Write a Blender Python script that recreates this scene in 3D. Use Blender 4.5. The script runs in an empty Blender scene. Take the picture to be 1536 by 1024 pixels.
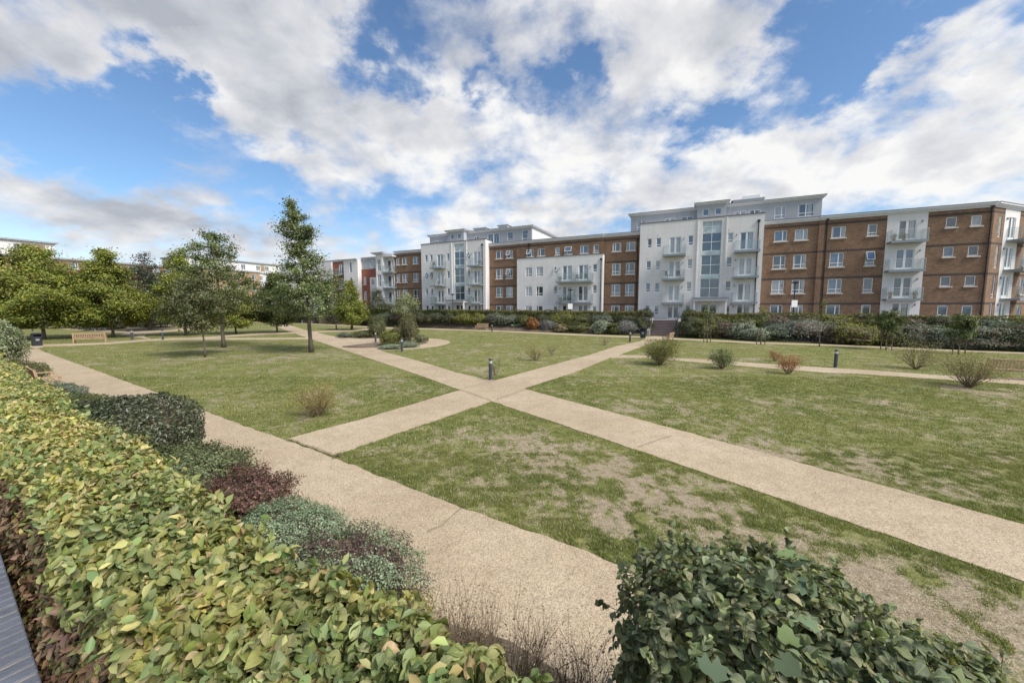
import bpy, math, random
import numpy as np
from mathutils import Vector, Matrix
R = math.radians
sc = bpy.context.scene
C = sc.collection
rng = np.random.default_rng(7)
random.seed(7)
PI = math.pi

# ---------------------------------------------------------------- camera
F, CX, CY, HOR, EYE = 575., 768., 512., 460., 3.3
PITCH = math.atan((CY-HOR)/F)
cam = bpy.data.objects.new('camera', bpy.data.cameras.new('camera'))
C.objects.link(cam); sc.camera = cam
cam.location = (0, 0, EYE); cam.rotation_euler = (PI/2-PITCH, 0, 0)
cam.data.sensor_width = 36; cam.data.lens = 36*F/1536; cam.data.clip_start = .05; cam.data.clip_end = 3000

def ray(x, y):
    a = (x-CX)/F; b = (CY-y)/F
    return (a, math.cos(PITCH)+b*math.sin(PITCH), -math.sin(PITCH)+b*math.cos(PITCH))
def G(x, y, z=0):
    r = ray(x, y); t = (z-EYE)/r[2]
    return (r[0]*t, r[1]*t)
A = R(26); CA, SA = math.cos(A), math.sin(A)
def UV(u, v): return (u*CA+v*SA, -u*SA+v*CA)
def toUV(X, Y): return (X*CA-Y*SA, X*SA+Y*CA)
DX, DY, NX, NY = -.838, .546, .546, .838      # direction of the wide path and of the hedge, and across it
def SN(s, n): return (s*DX+n*NX, s*DY+n*NY)

# ---------------------------------------------------------------- materials
def nodes(name):
    m = bpy.data.materials.new(name); m.use_nodes = True
    nt = m.node_tree; nt.nodes.clear()
    out = nt.nodes.new('ShaderNodeOutputMaterial')
    return m, nt, out
def N(nt, t, **kw):
    n = nt.nodes.new(t)
    for k, v in kw.items():
        if k in n.inputs: n.inputs[k].default_value = v
        else: setattr(n, k, v)
    return n
def ramp(nt, fac, stops):
    r = nt.nodes.new('ShaderNodeValToRGB'); cr = r.color_ramp
    while len(cr.elements) < len(stops): cr.elements.new(.5)
    for e, (p, c) in zip(cr.elements, stops):
        e.position = p; e.color = (*c, 1) if len(c) == 3 else c
    nt.links.new(fac, r.inputs[0]); return r.outputs[0]
def mixc(nt, f, a, b, mode='MIX'):
    m = nt.nodes.new('ShaderNodeMix'); m.data_type = 'RGBA'; m.blend_type = mode
    for s, v in ((m.inputs[0], f), (m.inputs[6], a), (m.inputs[7], b)):
        if hasattr(v, 'links'): nt.links.new(v, s)
        elif isinstance(v, tuple): s.default_value = (*v, 1)
        else: s.default_value = v
    return m.outputs[2]
def noise(nt, scale, detail=4, rough=.5, vec=None, dist=0):
    n = N(nt, 'ShaderNodeTexNoise', Scale=scale, Detail=detail, Roughness=rough, Distortion=dist)
    if vec: nt.links.new(vec, n.inputs['Vector'])
    return n.outputs['Fac']
def simple(name, col, rough=.6, var=.12, scale=3., bump=.0, metal=0., spec=.5, bscale=40.):
    m, nt, out = nodes(name)
    b = N(nt, 'ShaderNodeBsdfPrincipled', Roughness=rough, Metallic=metal)
    b.inputs['Specular IOR Level'].default_value = spec
    tc = N(nt, 'ShaderNodeTexCoord')
    f = noise(nt, scale, 6, .65, tc.outputs['Object'])
    c = ramp(nt, f, [(.3, tuple(x*(1-var) for x in col)), (.7, tuple(min(1, x*(1+var)) for x in col))])
    nt.links.new(c, b.inputs['Base Color'])
    if bump:
        bn = N(nt, 'ShaderNodeBump', Strength=bump, Distance=.02)
        nt.links.new(noise(nt, bscale, 4, .6, tc.outputs['Object']), bn.inputs['Height'])
        nt.links.new(bn.outputs[0], b.inputs['Normal'])
    nt.links.new(b.outputs[0], out.inputs[0]); return m

def brick_mat(name, c1, c2, band=True, bandcol=(.075, .055, .05)):
    m, nt, out = nodes(name)
    b = N(nt, 'ShaderNodeBsdfPrincipled', Roughness=.85)
    tc = N(nt, 'ShaderNodeTexCoord'); sp = N(nt, 'ShaderNodeSeparateXYZ')
    nt.links.new(tc.outputs['Object'], sp.inputs[0])
    ad = N(nt, 'ShaderNodeMath', operation='ADD'); nt.links.new(sp.outputs[0], ad.inputs[0]); nt.links.new(sp.outputs[1], ad.inputs[1])
    cb = N(nt, 'ShaderNodeCombineXYZ'); nt.links.new(ad.outputs[0], cb.inputs[0]); nt.links.new(sp.outputs[2], cb.inputs[1])
    br = N(nt, 'ShaderNodeTexBrick', Scale=1., Color1=(*c1, 1), Color2=(*c2, 1), Mortar=(.26, .21, .17, 1))
    br.inputs['Mortar Size'].default_value = .006; br.inputs['Brick Width'].default_value = .225; br.inputs['Row Height'].default_value = .075
    br.inputs['Bias'].default_value = .0
    nt.links.new(cb.outputs[0], br.inputs['Vector'])
    f = noise(nt, .9, 8, .7, tc.outputs['Object'])
    c = mixc(nt, 1., br.outputs[0], ramp(nt, f, [(.25, (.72, .72, .72)), (.75, (1.28, 1.25, 1.2))]), 'MULTIPLY')
    mp = N(nt, 'ShaderNodeMapping'); mp.inputs['Scale'].default_value = (.7, .7, 6.)
    nt.links.new(tc.outputs['Object'], mp.inputs[0])
    f2 = noise(nt, 2.2, 5, .7, mp.outputs[0])
    c = mixc(nt, 1., c, ramp(nt, f2, [(.3, (.7, .7, .72)), (.7, (1.25, 1.2, 1.15))]), 'MULTIPLY')
    if band:
        tot = None
        for z in (3.63, 6.52, 9.44, 12.43):
            s = N(nt, 'ShaderNodeMath', operation='SUBTRACT'); nt.links.new(sp.outputs[2], s.inputs[0]); s.inputs[1].default_value = z
            a = N(nt, 'ShaderNodeMath', operation='ABSOLUTE'); nt.links.new(s.outputs[0], a.inputs[0])
            l = N(nt, 'ShaderNodeMath', operation='LESS_THAN'); nt.links.new(a.outputs[0], l.inputs[0]); l.inputs[1].default_value = .11
            if tot is None: tot = l.outputs[0]
            else:
                q = N(nt, 'ShaderNodeMath', operation='ADD'); nt.links.new(tot, q.inputs[0]); nt.links.new(l.outputs[0], q.inputs[1]); tot = q.outputs[0]
        c = mixc(nt, tot, c, mixc(nt, 1., bandcol, ramp(nt, f, [(.25, (.8, .8, .8)), (.75, (1.2, 1.2, 1.2))]), 'MULTIPLY'))
    nt.links.new(c, b.inputs['Base Color']); nt.links.new(b.outputs[0], out.inputs[0]); return m

def render_mat(name, col):
    # painted render: faint streaks and stains
    m, nt, out = nodes(name)
    b = N(nt, 'ShaderNodeBsdfPrincipled', Roughness=.8)
    tc = N(nt, 'ShaderNodeTexCoord')
    mp = N(nt, 'ShaderNodeMapping'); mp.inputs['Scale'].default_value = (2.2, 2.2, .25)
    nt.links.new(tc.outputs['Object'], mp.inputs[0])
    f = noise(nt, 1.3, 7, .7, mp.outputs[0]); f2 = noise(nt, .35, 4, .6, tc.outputs['Object'])
    c = mixc(nt, 1., ramp(nt, f, [(.3, tuple(x*.90 for x in col)), (.62, col)]), ramp(nt, f2, [(.3, (.93, .93, .93)), (.7, (1.03, 1.03, 1.03))]), 'MULTIPLY')
    sp = N(nt, 'ShaderNodeSeparateXYZ'); nt.links.new(tc.outputs['Object'], sp.inputs[0])
    # rendered boards: thin horizontal joints
    w = N(nt, 'ShaderNodeMath', operation='PINGPONG'); w.inputs[1].default_value = .30; nt.links.new(sp.outputs[2], w.inputs[0])
    l = N(nt, 'ShaderNodeMath', operation='LESS_THAN'); l.inputs[1].default_value = .012; nt.links.new(w.outputs[0], l.inputs[0])
    c = mixc(nt, l.outputs[0], c, tuple(x*.82 for x in col))
    nt.links.new(c, b.inputs['Base Color']); nt.links.new(b.outputs[0], out.inputs[0]); return m

def pane_mat(name, col, kind):
    m, nt, out = nodes(name)
    b = N(nt, 'ShaderNodeBsdfPrincipled', Roughness=.6)
    tc = N(nt, 'ShaderNodeTexCoord')
    if kind == 'curtain':
        mp = N(nt, 'ShaderNodeMapping'); mp.inputs['Scale'].default_value = (14, 1, .6); nt.links.new(tc.outputs['Object'], mp.inputs[0])
        f = noise(nt, 1.6, 3, .5, mp.outputs[0])
        c = ramp(nt, f, [(.35, tuple(x*.6 for x in col)), (.65, col)])
    elif kind == 'half':
        sp = N(nt, 'ShaderNodeSeparateXYZ'); nt.links.new(tc.outputs['Object'], sp.inputs[0])
        mp = N(nt, 'ShaderNodeMapping'); mp.inputs['Scale'].default_value = (18, 1, .6); nt.links.new(tc.outputs['Object'], mp.inputs[0])
        f = noise(nt, 1.6, 3, .5, mp.outputs[0])
        w = N(nt, 'ShaderNodeMath', operation='PINGPONG'); w.inputs[1].default_value = .55; nt.links.new(sp.outputs[0], w.inputs[0])
        l = N(nt, 'ShaderNodeMath', operation='LESS_THAN'); l.inputs[1].default_value = .2; nt.links.new(w.outputs[0], l.inputs[0])
        c = mixc(nt, l.outputs[0], (.03, .033, .04), ramp(nt, f, [(.35, tuple(x*.6 for x in col)), (.65, col)]))
    else:
        f = noise(nt, 1.3, 3, .5, tc.outputs['Object'])
        c = ramp(nt, f, [(.35, tuple(x*.5 for x in col)), (.7, col)])
    nt.links.new(c, b.inputs['Base Color'])
    b.inputs['Specular IOR Level'].default_value = .3
    g = N(nt, 'ShaderNodeBsdfGlossy', Roughness=.02, Color=(.80, .90, 1., 1))
    fr = N(nt, 'ShaderNodeFresnel', IOR=1.7)
    ad = N(nt, 'ShaderNodeMath', operation='ADD'); ad.use_clamp = True; ad.inputs[1].default_value = .06; nt.links.new(fr.outputs[0], ad.inputs[0])
    mx = N(nt, 'ShaderNodeMixShader'); nt.links.new(ad.outputs[0], mx.inputs[0]); nt.links.new(b.outputs[0], mx.inputs[1]); nt.links.new(g.outputs[0], mx.inputs[2])
    nt.links.new(mx.outputs[0], out.inputs[0]); return m

def glass_mat(name, tint=(.93, .95, .95), gl=.06):
    m, nt, out = nodes(name)
    t = N(nt, 'ShaderNodeBsdfTransparent', Color=(*tint, 1)); g = N(nt, 'ShaderNodeBsdfGlossy', Roughness=.03)
    d = N(nt, 'ShaderNodeBsdfDiffuse', Color=(.5, .54, .54, 1))
    mx = N(nt, 'ShaderNodeMixShader', Fac=gl); nt.links.new(t.outputs[0], mx.inputs[1]); nt.links.new(g.outputs[0], mx.inputs[2])
    m2 = N(nt, 'ShaderNodeMixShader', Fac=.05); nt.links.new(mx.outputs[0], m2.inputs[1]); nt.links.new(d.outputs[0], m2.inputs[2])
    nt.links.new(m2.outputs[0], out.inputs[0]); return m

def leaf_mat(name, rough=.5, trans=.25, veins=False, spec=.35):
    m, nt, out = nodes(name)
    at = N(nt, 'ShaderNodeAttribute'); at.attribute_name = 'Col'
    b = N(nt, 'ShaderNodeBsdfPrincipled', Roughness=rough); b.inputs['Specular IOR Level'].default_value = spec
    col = at.outputs['Color']
    if veins:
        uv = N(nt, 'ShaderNodeUVMap'); sp = N(nt, 'ShaderNodeSeparateXYZ'); nt.links.new(uv.outputs[0], sp.inputs[0])
        # u: 0..1 across (0.5 midrib), v along
        s = N(nt, 'ShaderNodeMath', operation='SUBTRACT'); s.inputs[1].default_value = .5; nt.links.new(sp.outputs[0], s.inputs[0])
        ab = N(nt, 'ShaderNodeMath', operation='ABSOLUTE'); nt.links.new(s.outputs[0], ab.inputs[0])
        mu = N(nt, 'ShaderNodeMath', operation='MULTIPLY'); mu.inputs[1].default_value = .9; nt.links.new(ab.outputs[0], mu.inputs[0])
        sb = N(nt, 'ShaderNodeMath', operation='SUBTRACT'); nt.links.new(sp.outputs[1], sb.inputs[0]); nt.links.new(mu.outputs[0], sb.inputs[1])
        m3 = N(nt, 'ShaderNodeMath', operation='MULTIPLY'); m3.inputs[1].default_value = 62.; nt.links.new(sb.outputs[0], m3.inputs[0])
        sn = N(nt, 'ShaderNodeMath', operation='SINE'); nt.links.new(m3.outputs[0], sn.inputs[0])
        bn = N(nt, 'ShaderNodeBump', Strength=.6, Distance=.0008); nt.links.new(sn.outputs[0], bn.inputs['Height'])
        nt.links.new(bn.outputs[0], b.inputs['Normal'])
        mid = N(nt, 'ShaderNodeMath', operation='LESS_THAN'); mid.inputs[1].default_value = .03; nt.links.new(ab.outputs[0], mid.inputs[0])
        tc = N(nt, 'ShaderNodeTexCoord')
        nz = noise(nt, 70, 4, .6, tc.outputs['Object'])
        col = mixc(nt, 1., col, ramp(nt, nz, [(.3, (.8, .82, .8)), (.7, (1.2, 1.15, 1.1))]), 'MULTIPLY')
        mr = N(nt, 'ShaderNodeMapRange'); mr.inputs[1].default_value = .75; mr.inputs[2].default_value = 1.; mr.inputs[4].default_value = .45; nt.links.new(sn.outputs[0], mr.inputs[0])
        col = mixc(nt, mr.outputs[0], col, mixc(nt, 1., col, (1.35, 1.3, 1.1), 'MULTIPLY'))
        col = mixc(nt, mid.outputs[0], col, mixc(nt, .55, col, (.35, .36, .12)))
    nt.links.new(col, b.inputs['Base Color'])
    t = N(nt, 'ShaderNodeBsdfTranslucent'); nt.links.new(mixc(nt, 1., col, (1.25, 1.3, .6), 'MULTIPLY'), t.inputs[0])
    mx = N(nt, 'ShaderNodeMixShader', Fac=trans); nt.links.new(b.outputs[0], mx.inputs[1]); nt.links.new(t.outputs[0], mx.inputs[2])
    nt.links.new(mx.outputs[0], out.inputs[0]); return m

def path_mat():
    m, nt, out = nodes('resin_gravel')
    b = N(nt, 'ShaderNodeBsdfPrincipled', Roughness=.9)
    b.inputs['Specular IOR Level'].default_value = .25
    tc = N(nt, 'ShaderNodeTexCoord'); o = tc.outputs['Object']
    big = noise(nt, .35, 7, .65, o); mid = noise(nt, 2.6, 6, .7, o)
    c = ramp(nt, big, [(.3, (.375, .295, .205)), (.5, (.435, .350, .248)), (.72, (.50, .415, .305))])
    c = mixc(nt, 1., c, ramp(nt, mid, [(.28, (.84, .83, .82)), (.5, (1, 1, 1)), (.75, (1.07, 1.07, 1.08))]), 'MULTIPLY')
    v = N(nt, 'ShaderNodeTexVoronoi', Scale=95.); nt.links.new(o, v.inputs['Vector'])
    sp = N(nt, 'ShaderNodeSeparateXYZ'); nt.links.new(v.outputs['Color'], sp.inputs[0])
    c = mixc(nt, 1., c, ramp(nt, sp.outputs[0], [(0., (.42, .38, .36)), (.16, (.8, .78, .76)), (.5, (1, 1, 1)), (1, (1.28, 1.26, 1.22))]), 'MULTIPLY')
    f2 = noise(nt, 28, 3, .6, o)
    c = mixc(nt, 1., c, ramp(nt, f2, [(.3, (.84, .84, .84)), (.7, (1.12, 1.12, 1.12))]), 'MULTIPLY')
    nt.links.new(c, b.inputs['Base Color'])
    bn = N(nt, 'ShaderNodeBump', Strength=.5, Distance=.006); nt.links.new(v.outputs['Distance'], bn.inputs['Height']); nt.links.new(bn.outputs[0], b.inputs['Normal'])
    nt.links.new(b.outputs[0], out.inputs[0]); return m

def lawn_mat():
    m, nt, out = nodes('lawn')
    b = N(nt, 'ShaderNodeBsdfPrincipled', Roughness=.9); b.inputs['Specular IOR Level'].default_value = .15
    at = N(nt, 'ShaderNodeAttribute'); at.attribute_name = 'Col'
    sp = N(nt, 'ShaderNodeSeparateColor'); nt.links.new(at.outputs['Color'], sp.inputs[0])
    tc = N(nt, 'ShaderNodeTexCoord'); o = tc.outputs['Object']
    f1 = noise(nt, 1.1, 8, .72, o); f2 = noise(nt, 9, 5, .75, o); f3 = noise(nt, 45, 4, .7, o)
    g = ramp(nt, f1, [(.28, (.115, .130, .036)), (.5, (.170, .178, .060)), (.72, (.27, .255, .12))])
    g = mixc(nt, 1., g, ramp(nt, f2, [(.25, (.55, .6, .5)), (.5, (1, 1, 1)), (.75, (1.45, 1.35, 1.3))]), 'MULTIPLY')
    g = mixc(nt, 1., g, ramp(nt, f3, [(.25, (.5, .55, .5)), (.5, (1, 1, 1)), (.75, (1.5, 1.42, 1.3))]), 'MULTIPLY')
    s = mixc(nt, ramp(nt, f2, [(.35, (0, 0, 0)), (.6, (1, 1, 1))]), ramp(nt, f3, [(.3, (.12, .085, .055)), (.5, (.22, .17, .115)), (.72, (.34, .28, .20))]), ramp(nt, f3, [(.3, (.22, .17, .12)), (.5, (.38, .31, .22)), (.72, (.52, .44, .34))]))
    # bare attribute sharpened by fine noise
    a1 = N(nt, 'ShaderNodeMath', operation='ADD'); nt.links.new(sp.outputs[0], a1.inputs[0]); nt.links.new(f2, a1.inputs[1])
    a2 = N(nt, 'ShaderNodeMath', operation='ADD'); nt.links.new(a1.outputs[0], a2.inputs[0]); nt.links.new(f3, a2.inputs[1])
    fac = N(nt, 'ShaderNodeMapRange'); fac.inputs[1].default_value = 1.25; fac.inputs[2].default_value = 1.72; nt.links.new(a2.outputs[0], fac.inputs[0])
    c = mixc(nt, fac.outputs[0], g, s)
    nt.links.new(c, b.inputs['Base Color'])
    bn = N(nt, 'ShaderNodeBump', Strength=.6, Distance=.03); nt.links.new(f3, bn.inputs['Height']); nt.links.new(bn.outputs[0], b.inputs['Normal'])
    nt.links.new(b.outputs[0], out.inputs[0]); return m

M = dict(
    brick=brick_mat('brown_brick', (.170, .096, .055), (.265, .158, .094)),
    redbrick=brick_mat('red_brick', (.25, .055, .035), (.33, .09, .06), band=False),
    buffbrick=brick_mat('buff_brick', (.33, .22, .13), (.44, .31, .2), band=False),
    white=render_mat('white_render', (.765, .74, .735)),
    grey=render_mat('grey_cladding', (.40, .42, .46)),
    trim=simple('pale_trim', (.66, .66, .70), .6, .06),
    flash=simple('roof_flashing', (.12, .12, .13), .5),
    roof=simple('roof_felt', (.15, .15, .155), .9),
    upvc=simple('white_frame', (.82, .82, .82), .4, .03),
    stone=simple('stone_sill', (.58, .52, .46), .8),
    pipe=simple('black_pipe', (.018, .014, .014), .45),
    metal=simple('grey_metal', (.26, .29, .32), .4, .05, metal=.3),
    steel=simple('galvanised_steel', (.42, .43, .44), .4, .05, metal=.6),
    dark=simple('dark_metal', (.022, .024, .03), .45, .1),
    boll=simple('bollard_metal', (.055, .062, .075), .45, .15),
    lens=simple('lamp_lens', (.75, .75, .74), .25, .03),
    wood=simple('weathered_teak', (.40, .28, .17), .75, .3, 9., .3),
    woodgrey=simple('weathered_stake', (.10, .075, .055), .9, .3, 6.),
    slate=simple('blue_brick', (.115, .125, .155), .55, .22, 7., .25),
    mortar=simple('mortar', (.36, .30, .24), .9, .25, 20., .4),
    stepm=simple('step_paver', (.17, .12, .11), .85, .25, 5., .3),
    concrete=simple('concrete', (.30, .28, .28), .85, .15, 3., .3),
    paving=simple('paving', (.30, .28, .27), .85, .15, 1.5),
    soil=simple('soil', (.155, .115, .08), .95, .45, 5., .8, bscale=25.),
    bark=simple('bark', (.13, .105, .08), .9, .35, 9., .6),
    barkdark=simple('dark_bark', (.06, .045, .035), .9, .35, 9., .5),
    twig=simple('dry_twig', (.20, .145, .095), .8, .4, 12.),
    twigred=simple('twig_core', (.075, .055, .035), .9, .5, 14., .6),
    crack=simple('joint_soil', (.13, .095, .065), .95, .4, 12.),
    grass=leaf_mat('grass_blade', .6, .3, spec=.2),
    leaf=leaf_mat('leaf', .5, .22),
    gloss=leaf_mat('glossy_leaf', .36, .15, spec=.5),
    vein=leaf_mat('veined_leaf', .42, .22, veins=True, spec=.4),
    path=path_mat(), lawn=lawn_mat(),
    p_dark=pane_mat('pane_dark', (.05, .055, .065), 'plain'),
    p_blue=pane_mat('pane_blue', (.10, .15, .23), 'plain'),
    p_curt=pane_mat('pane_curtain', (.34, .35, .37), 'curtain'),
    p_half=pane_mat('pane_part_curtain', (.36, .36, .36), 'half'),
    p_stair=pane_mat('pane_stair', (.07, .10, .115), 'plain'),
    p_pale=pane_mat('pane_opal', (.55, .64, .62), 'plain'),
    glass=glass_mat('balcony_glass'),
    sign=simple('sign_white', (.75, .75, .74), .5, .03),
    fabric=simple('chair_fabric', (.06, .06, .065), .8), terracotta=simple('plant_pot', (.28, .13, .08), .8),
)

# ---------------------------------------------------------------- object helpers
def tag(o, label=None, cat=None, group=None, kind=None):
    if label: o['label'] = label
    if cat: o['category'] = cat
    if group: o['group'] = group
    if kind: o['kind'] = kind
    return o
def empty(name, X, Y, z=0, rz=0., label=None, cat=None, group=None):
    o = bpy.data.objects.new(name, None); C.objects.link(o)
    o.empty_display_size = .2
    o.location = (X, Y, z); o.rotation_euler = (0, 0, rz)
    return tag(o, label, cat, group)
def link(name, me, parent=None, loc=(0, 0, 0), rz=0.):
    o = bpy.data.objects.new(name, me); C.objects.link(o)
    if parent is not None: o.parent = parent
    o.location = loc; o.rotation_euler = (0, 0, rz)
    return o
def copy_tree(o, parent=None):
    c = o.copy(); C.objects.link(c)
    if parent is not None: c.parent = parent
    for ch in list(o.children): copy_tree(ch, c)
    return c

class MB:
    def __init__(s): s.v = []; s.f = []; s.mi = []; s.m = 0
    def quad(s, a, b, c, d):
        i = len(s.v); s.v += [a, b, c, d]; s.f.append((i, i+1, i+2, i+3)); s.mi.append(s.m)
    def poly(s, pts):
        i = len(s.v); s.v += list(pts); s.f.append(tuple(range(i, i+len(pts)))); s.mi.append(s.m)
    def box(s, x0, x1, y0, y1, z0, z1, rot=None):
        i = len(s.v)
        P = [(x, y, z) for z in (z0, z1) for y in (y0, y1) for x in (x0, x1)]
        if rot:
            (cx, cy, cz), mat = rot
            P = [tuple(mat @ Vector((p[0]-cx, p[1]-cy, p[2]-cz))+Vector((cx, cy, cz))) for p in P]
        s.v += P
        for f in ((0, 2, 3, 1), (4, 5, 7, 6), (0, 1, 5, 4), (1, 3, 7, 5), (3, 2, 6, 7), (2, 0, 4, 6)):
            s.f.append(tuple(i+k for k in f)); s.mi.append(s.m)
        return s
    def prism(s, pts, z0, z1):
        n = len(pts); i = len(s.v)
        s.v += [(x, y, z0) for x, y in pts]+[(x, y, z1) for x, y in pts]
        s.f.append(tuple(i+k for k in reversed(range(n)))); s.f.append(tuple(i+n+k for k in range(n))); s.mi += [s.m, s.m]
        for k in range(n):
            j = (k+1) % n; s.f.append((i+k, i+j, i+n+j, i+n+k)); s.mi.append(s.m)
        return s
    def tube(s, pts, rad, n=8, cap=True):
        i0 = len(s.v); P = [Vector(p) for p in pts]; m = len(P)
        if not hasattr(rad, '__len__'): rad = [rad]*m
        for k in range(m):
            t = (P[min(k+1, m-1)]-P[max(k-1, 0)]).normalized()
            a = t.cross(Vector((0, 0, 1)) if abs(t.z) < .9 else Vector((1, 0, 0))).normalized(); b = t.cross(a)
            for j in range(n):
                th = 2*PI*j/n; s.v.append(tuple(P[k]+(a*math.cos(th)+b*math.sin(th))*rad[k]))
        for k in range(m-1):
            for j in range(n):
                q = (j+1) % n
                s.f.append((i0+k*n+j, i0+k*n+q, i0+(k+1)*n+q, i0+(k+1)*n+j)); s.mi.append(s.m)
        if cap:
            s.f.append(tuple(i0+j for j in reversed(range(n)))); s.f.append(tuple(i0+(m-1)*n+j for j in range(n))); s.mi += [s.m, s.m]
        return s
    def lathe(s, prof, n=20, c=(0, 0)):
        return s.tube([(c[0], c[1], z) for r, z in prof], [r for r, z in prof], n)
    def mesh(s, name, mats, smooth=False):
        me = bpy.data.meshes.new(name)
        v = np.array(s.v, dtype=np.float64)
        me.from_pydata([tuple(p) for p in v], [], s.f)
        for m in (mats if isinstance(mats, (list, tuple)) else [mats]): me.materials.append(m)
        me.polygons.foreach_set('material_index', s.mi)
        if smooth: me.polygons.foreach_set('use_smooth', [True]*len(me.polygons))
        me.update(); return me
    def build(s, name, mats, parent=None, smooth=False, loc=(0, 0, 0), rz=0.):
        return link(name, s.mesh(name, mats, smooth), parent, loc, rz)

def np_mesh(name, V, Fq, mat, col=None, uv=None, smooth=False):
    me = bpy.data.meshes.new(name)
    k = Fq.shape[1]; nv, nf = len(V), len(Fq)
    me.vertices.add(nv); me.vertices.foreach_set('co', V.astype(np.float32).ravel())
    me.loops.add(nf*k); me.loops.foreach_set('vertex_index', Fq.astype(np.int32).ravel())
    me.polygons.add(nf); me.polygons.foreach_set('loop_start', np.arange(0, nf*k, k, dtype=np.int32))
    try: me.polygons.foreach_set('loop_total', np.full(nf, k, dtype=np.int32))
    except Exception: pass
    if smooth: me.polygons.foreach_set('use_smooth', np.ones(nf, dtype=bool))
    if col is not None:
        a = me.color_attributes.new('Col', 'FLOAT_COLOR', 'POINT')
        a.data.foreach_set('color', np.concatenate([col, np.ones((nv, 1))], 1).astype(np.float32).ravel())
    if uv is not None:
        l = me.uv_layers.new(name='UVMap'); l.data.foreach_set('uv', uv[Fq.ravel()].astype(np.float32).ravel())
    me.materials.append(mat); me.update(calc_edges=True); me.validate()
    return me

def nrm(a): return a/np.maximum(np.linalg.norm(a, axis=-1, keepdims=True), 1e-9)
_RND = np.random.default_rng(3).random((256, 256))
def vnoise(x, y):
    xi = np.floor(x).astype(int); yi = np.floor(y).astype(int); fx = x-xi; fy = y-yi
    fx = fx*fx*(3-2*fx); fy = fy*fy*(3-2*fy)
    g = lambda a, b: _RND[a % 256, b % 256]
    return (g(xi, yi)*(1-fx)+g(xi+1, yi)*fx)*(1-fy)+(g(xi, yi+1)*(1-fx)+g(xi+1, yi+1)*fx)*fy
def fbm(x, y, s=1., o=4):
    r = 0; a = .5; t = 0
    for k in range(o):
        r = r+a*vnoise(x*s+17.3*k, y*s+9.1*k); t += a; a *= .55; s *= 2.1
    return r/t
def fuzz(P, freq, seed, n=7):
    g = np.random.default_rng(seed); r = np.zeros(len(P))
    for k in range(n):
        w = g.normal(size=3)*freq; r += np.sin(P@w+g.random()*6.28)
    return r/n**.5

# leaf templates (x across, y along, z normal)
T_DIAM = (np.array([[0, -.5, 0], [.3, 0, .07], [0, .5, -.05], [-.3, 0, .07]]), np.array([[0, 1, 2, 3]]), None)
def make_leaf():
    st = [(0, .03), (.14, .22), (.32, .34), (.52, .36), (.72, .27), (.88, .13), (1., .012)]
    V = []; UVs = []
    for t, w in st:
        for k, sx in enumerate((-1, -.5, 0, .5, 1)):
            x = sx*w; V.append((x, t-.5, .32*abs(x)-.25*(t-.45)**2*1.3+.012*(1 if k % 2 else -1))); UVs.append((.5+sx*.5*w/.36, t))
    Fq = []
    for i in range(len(st)-1):
        for j in range(4): a = i*5+j; Fq.append((a, a+1, a+6, a+5))
    return np.array(V), np.array(Fq), np.array(UVs)
T_LEAF = make_leaf()
def make_mid():
    V = np.array([[0, -.5, 0], [.27, -.18, .08], [.27, .15, .07], [0, .5, -.08], [-.27, .15, .07], [-.27, -.18, .08]])
    U = np.array([[.5, 0], [.9, .3], [.9, .65], [.5, 1], [.1, .65], [.1, .3]])
    return V, np.array([[0, 1, 2, 3], [0, 3, 4, 5]]), U
T_MID = make_mid()
def make_lobed():
    ang = [-90, -60, -28, -10, 12, 32, 50, 68, 90, 112, 130, 148, 168, 190, 208, 240]
    rad = [.10, .36, .33, .47, .40, .50, .43, .46, .56, .46, .43, .50, .40, .47, .33, .36]
    V = [(0, 0, 0)]+[(r*math.cos(R(a)), r*math.sin(R(a)), .10*r-.22*(r*math.cos(R(a)))**2+.03*((i % 2)*2-1)) for i, (a, r) in enumerate(zip(ang, rad))]
    n = len(ang); Fq = []
    for i in range(0, n, 2): Fq.append((0, 1+i, 1+(i+1) % n, 1+(i+2) % n))
    V = np.array(V); return V, np.array(Fq), V[:, :2]+.5
T_LOBE = make_lobed()

def scatter(P, Nn, S, tm, col, T=None, g=rng):
    tv, tf, tu = tm; n = len(P)
    if T is None: T = g.normal(size=(n, 3))
    Nn = nrm(Nn); B = nrm(np.cross(Nn, T)); T = np.cross(B, Nn)
    S = np.broadcast_to(np.asarray(S, float), (n,))
    cu = (.25+1.9*g.random(n))[:, None, None]*np.where(g.random(n) < .2, -1, 1)[:, None, None]; nw = (.72+.4*g.random(n))[:, None, None]; tw = (.5*g.normal(size=n))[:, None, None]
    V = P[:, None, :]+S[:, None, None]*(nw*tv[None, :, 0:1]*B[:, None]+tv[None, :, 1:2]*T[:, None]+(cu*tv[None, :, 2:3]+tw*tv[None, :, 0:1]*tv[None, :, 1:2])*Nn[:, None])
    k = len(tv); Fq = tf[None]+(np.arange(n)*k)[:, None, None]
    return V.reshape(-1, 3), Fq.reshape(-1, tf.shape[1]), np.repeat(col, k, 0), (np.tile(tu, (n, 1)) if tu is not None else None)
def join(parts):
    V = []; Fq = []; Cc = []; U = []; o = 0
    for v, f, c, u in parts:
        V.append(v); Fq.append(f+o); Cc.append(c); U.append(u if u is not None else np.zeros((len(v), 2))); o += len(v)
    return np.concatenate(V), np.concatenate(Fq), np.concatenate(Cc), np.concatenate(U)
def pick(cols, n, g, w=None, jit=.18):
    cols = np.array(cols, float); i = g.choice(len(cols), n, p=w)
    return np.clip(cols[i]*(1+jit*g.normal(size=(n, 1)))*(1+.05*g.normal(size=(n, 3))), .004, .95)

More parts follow.
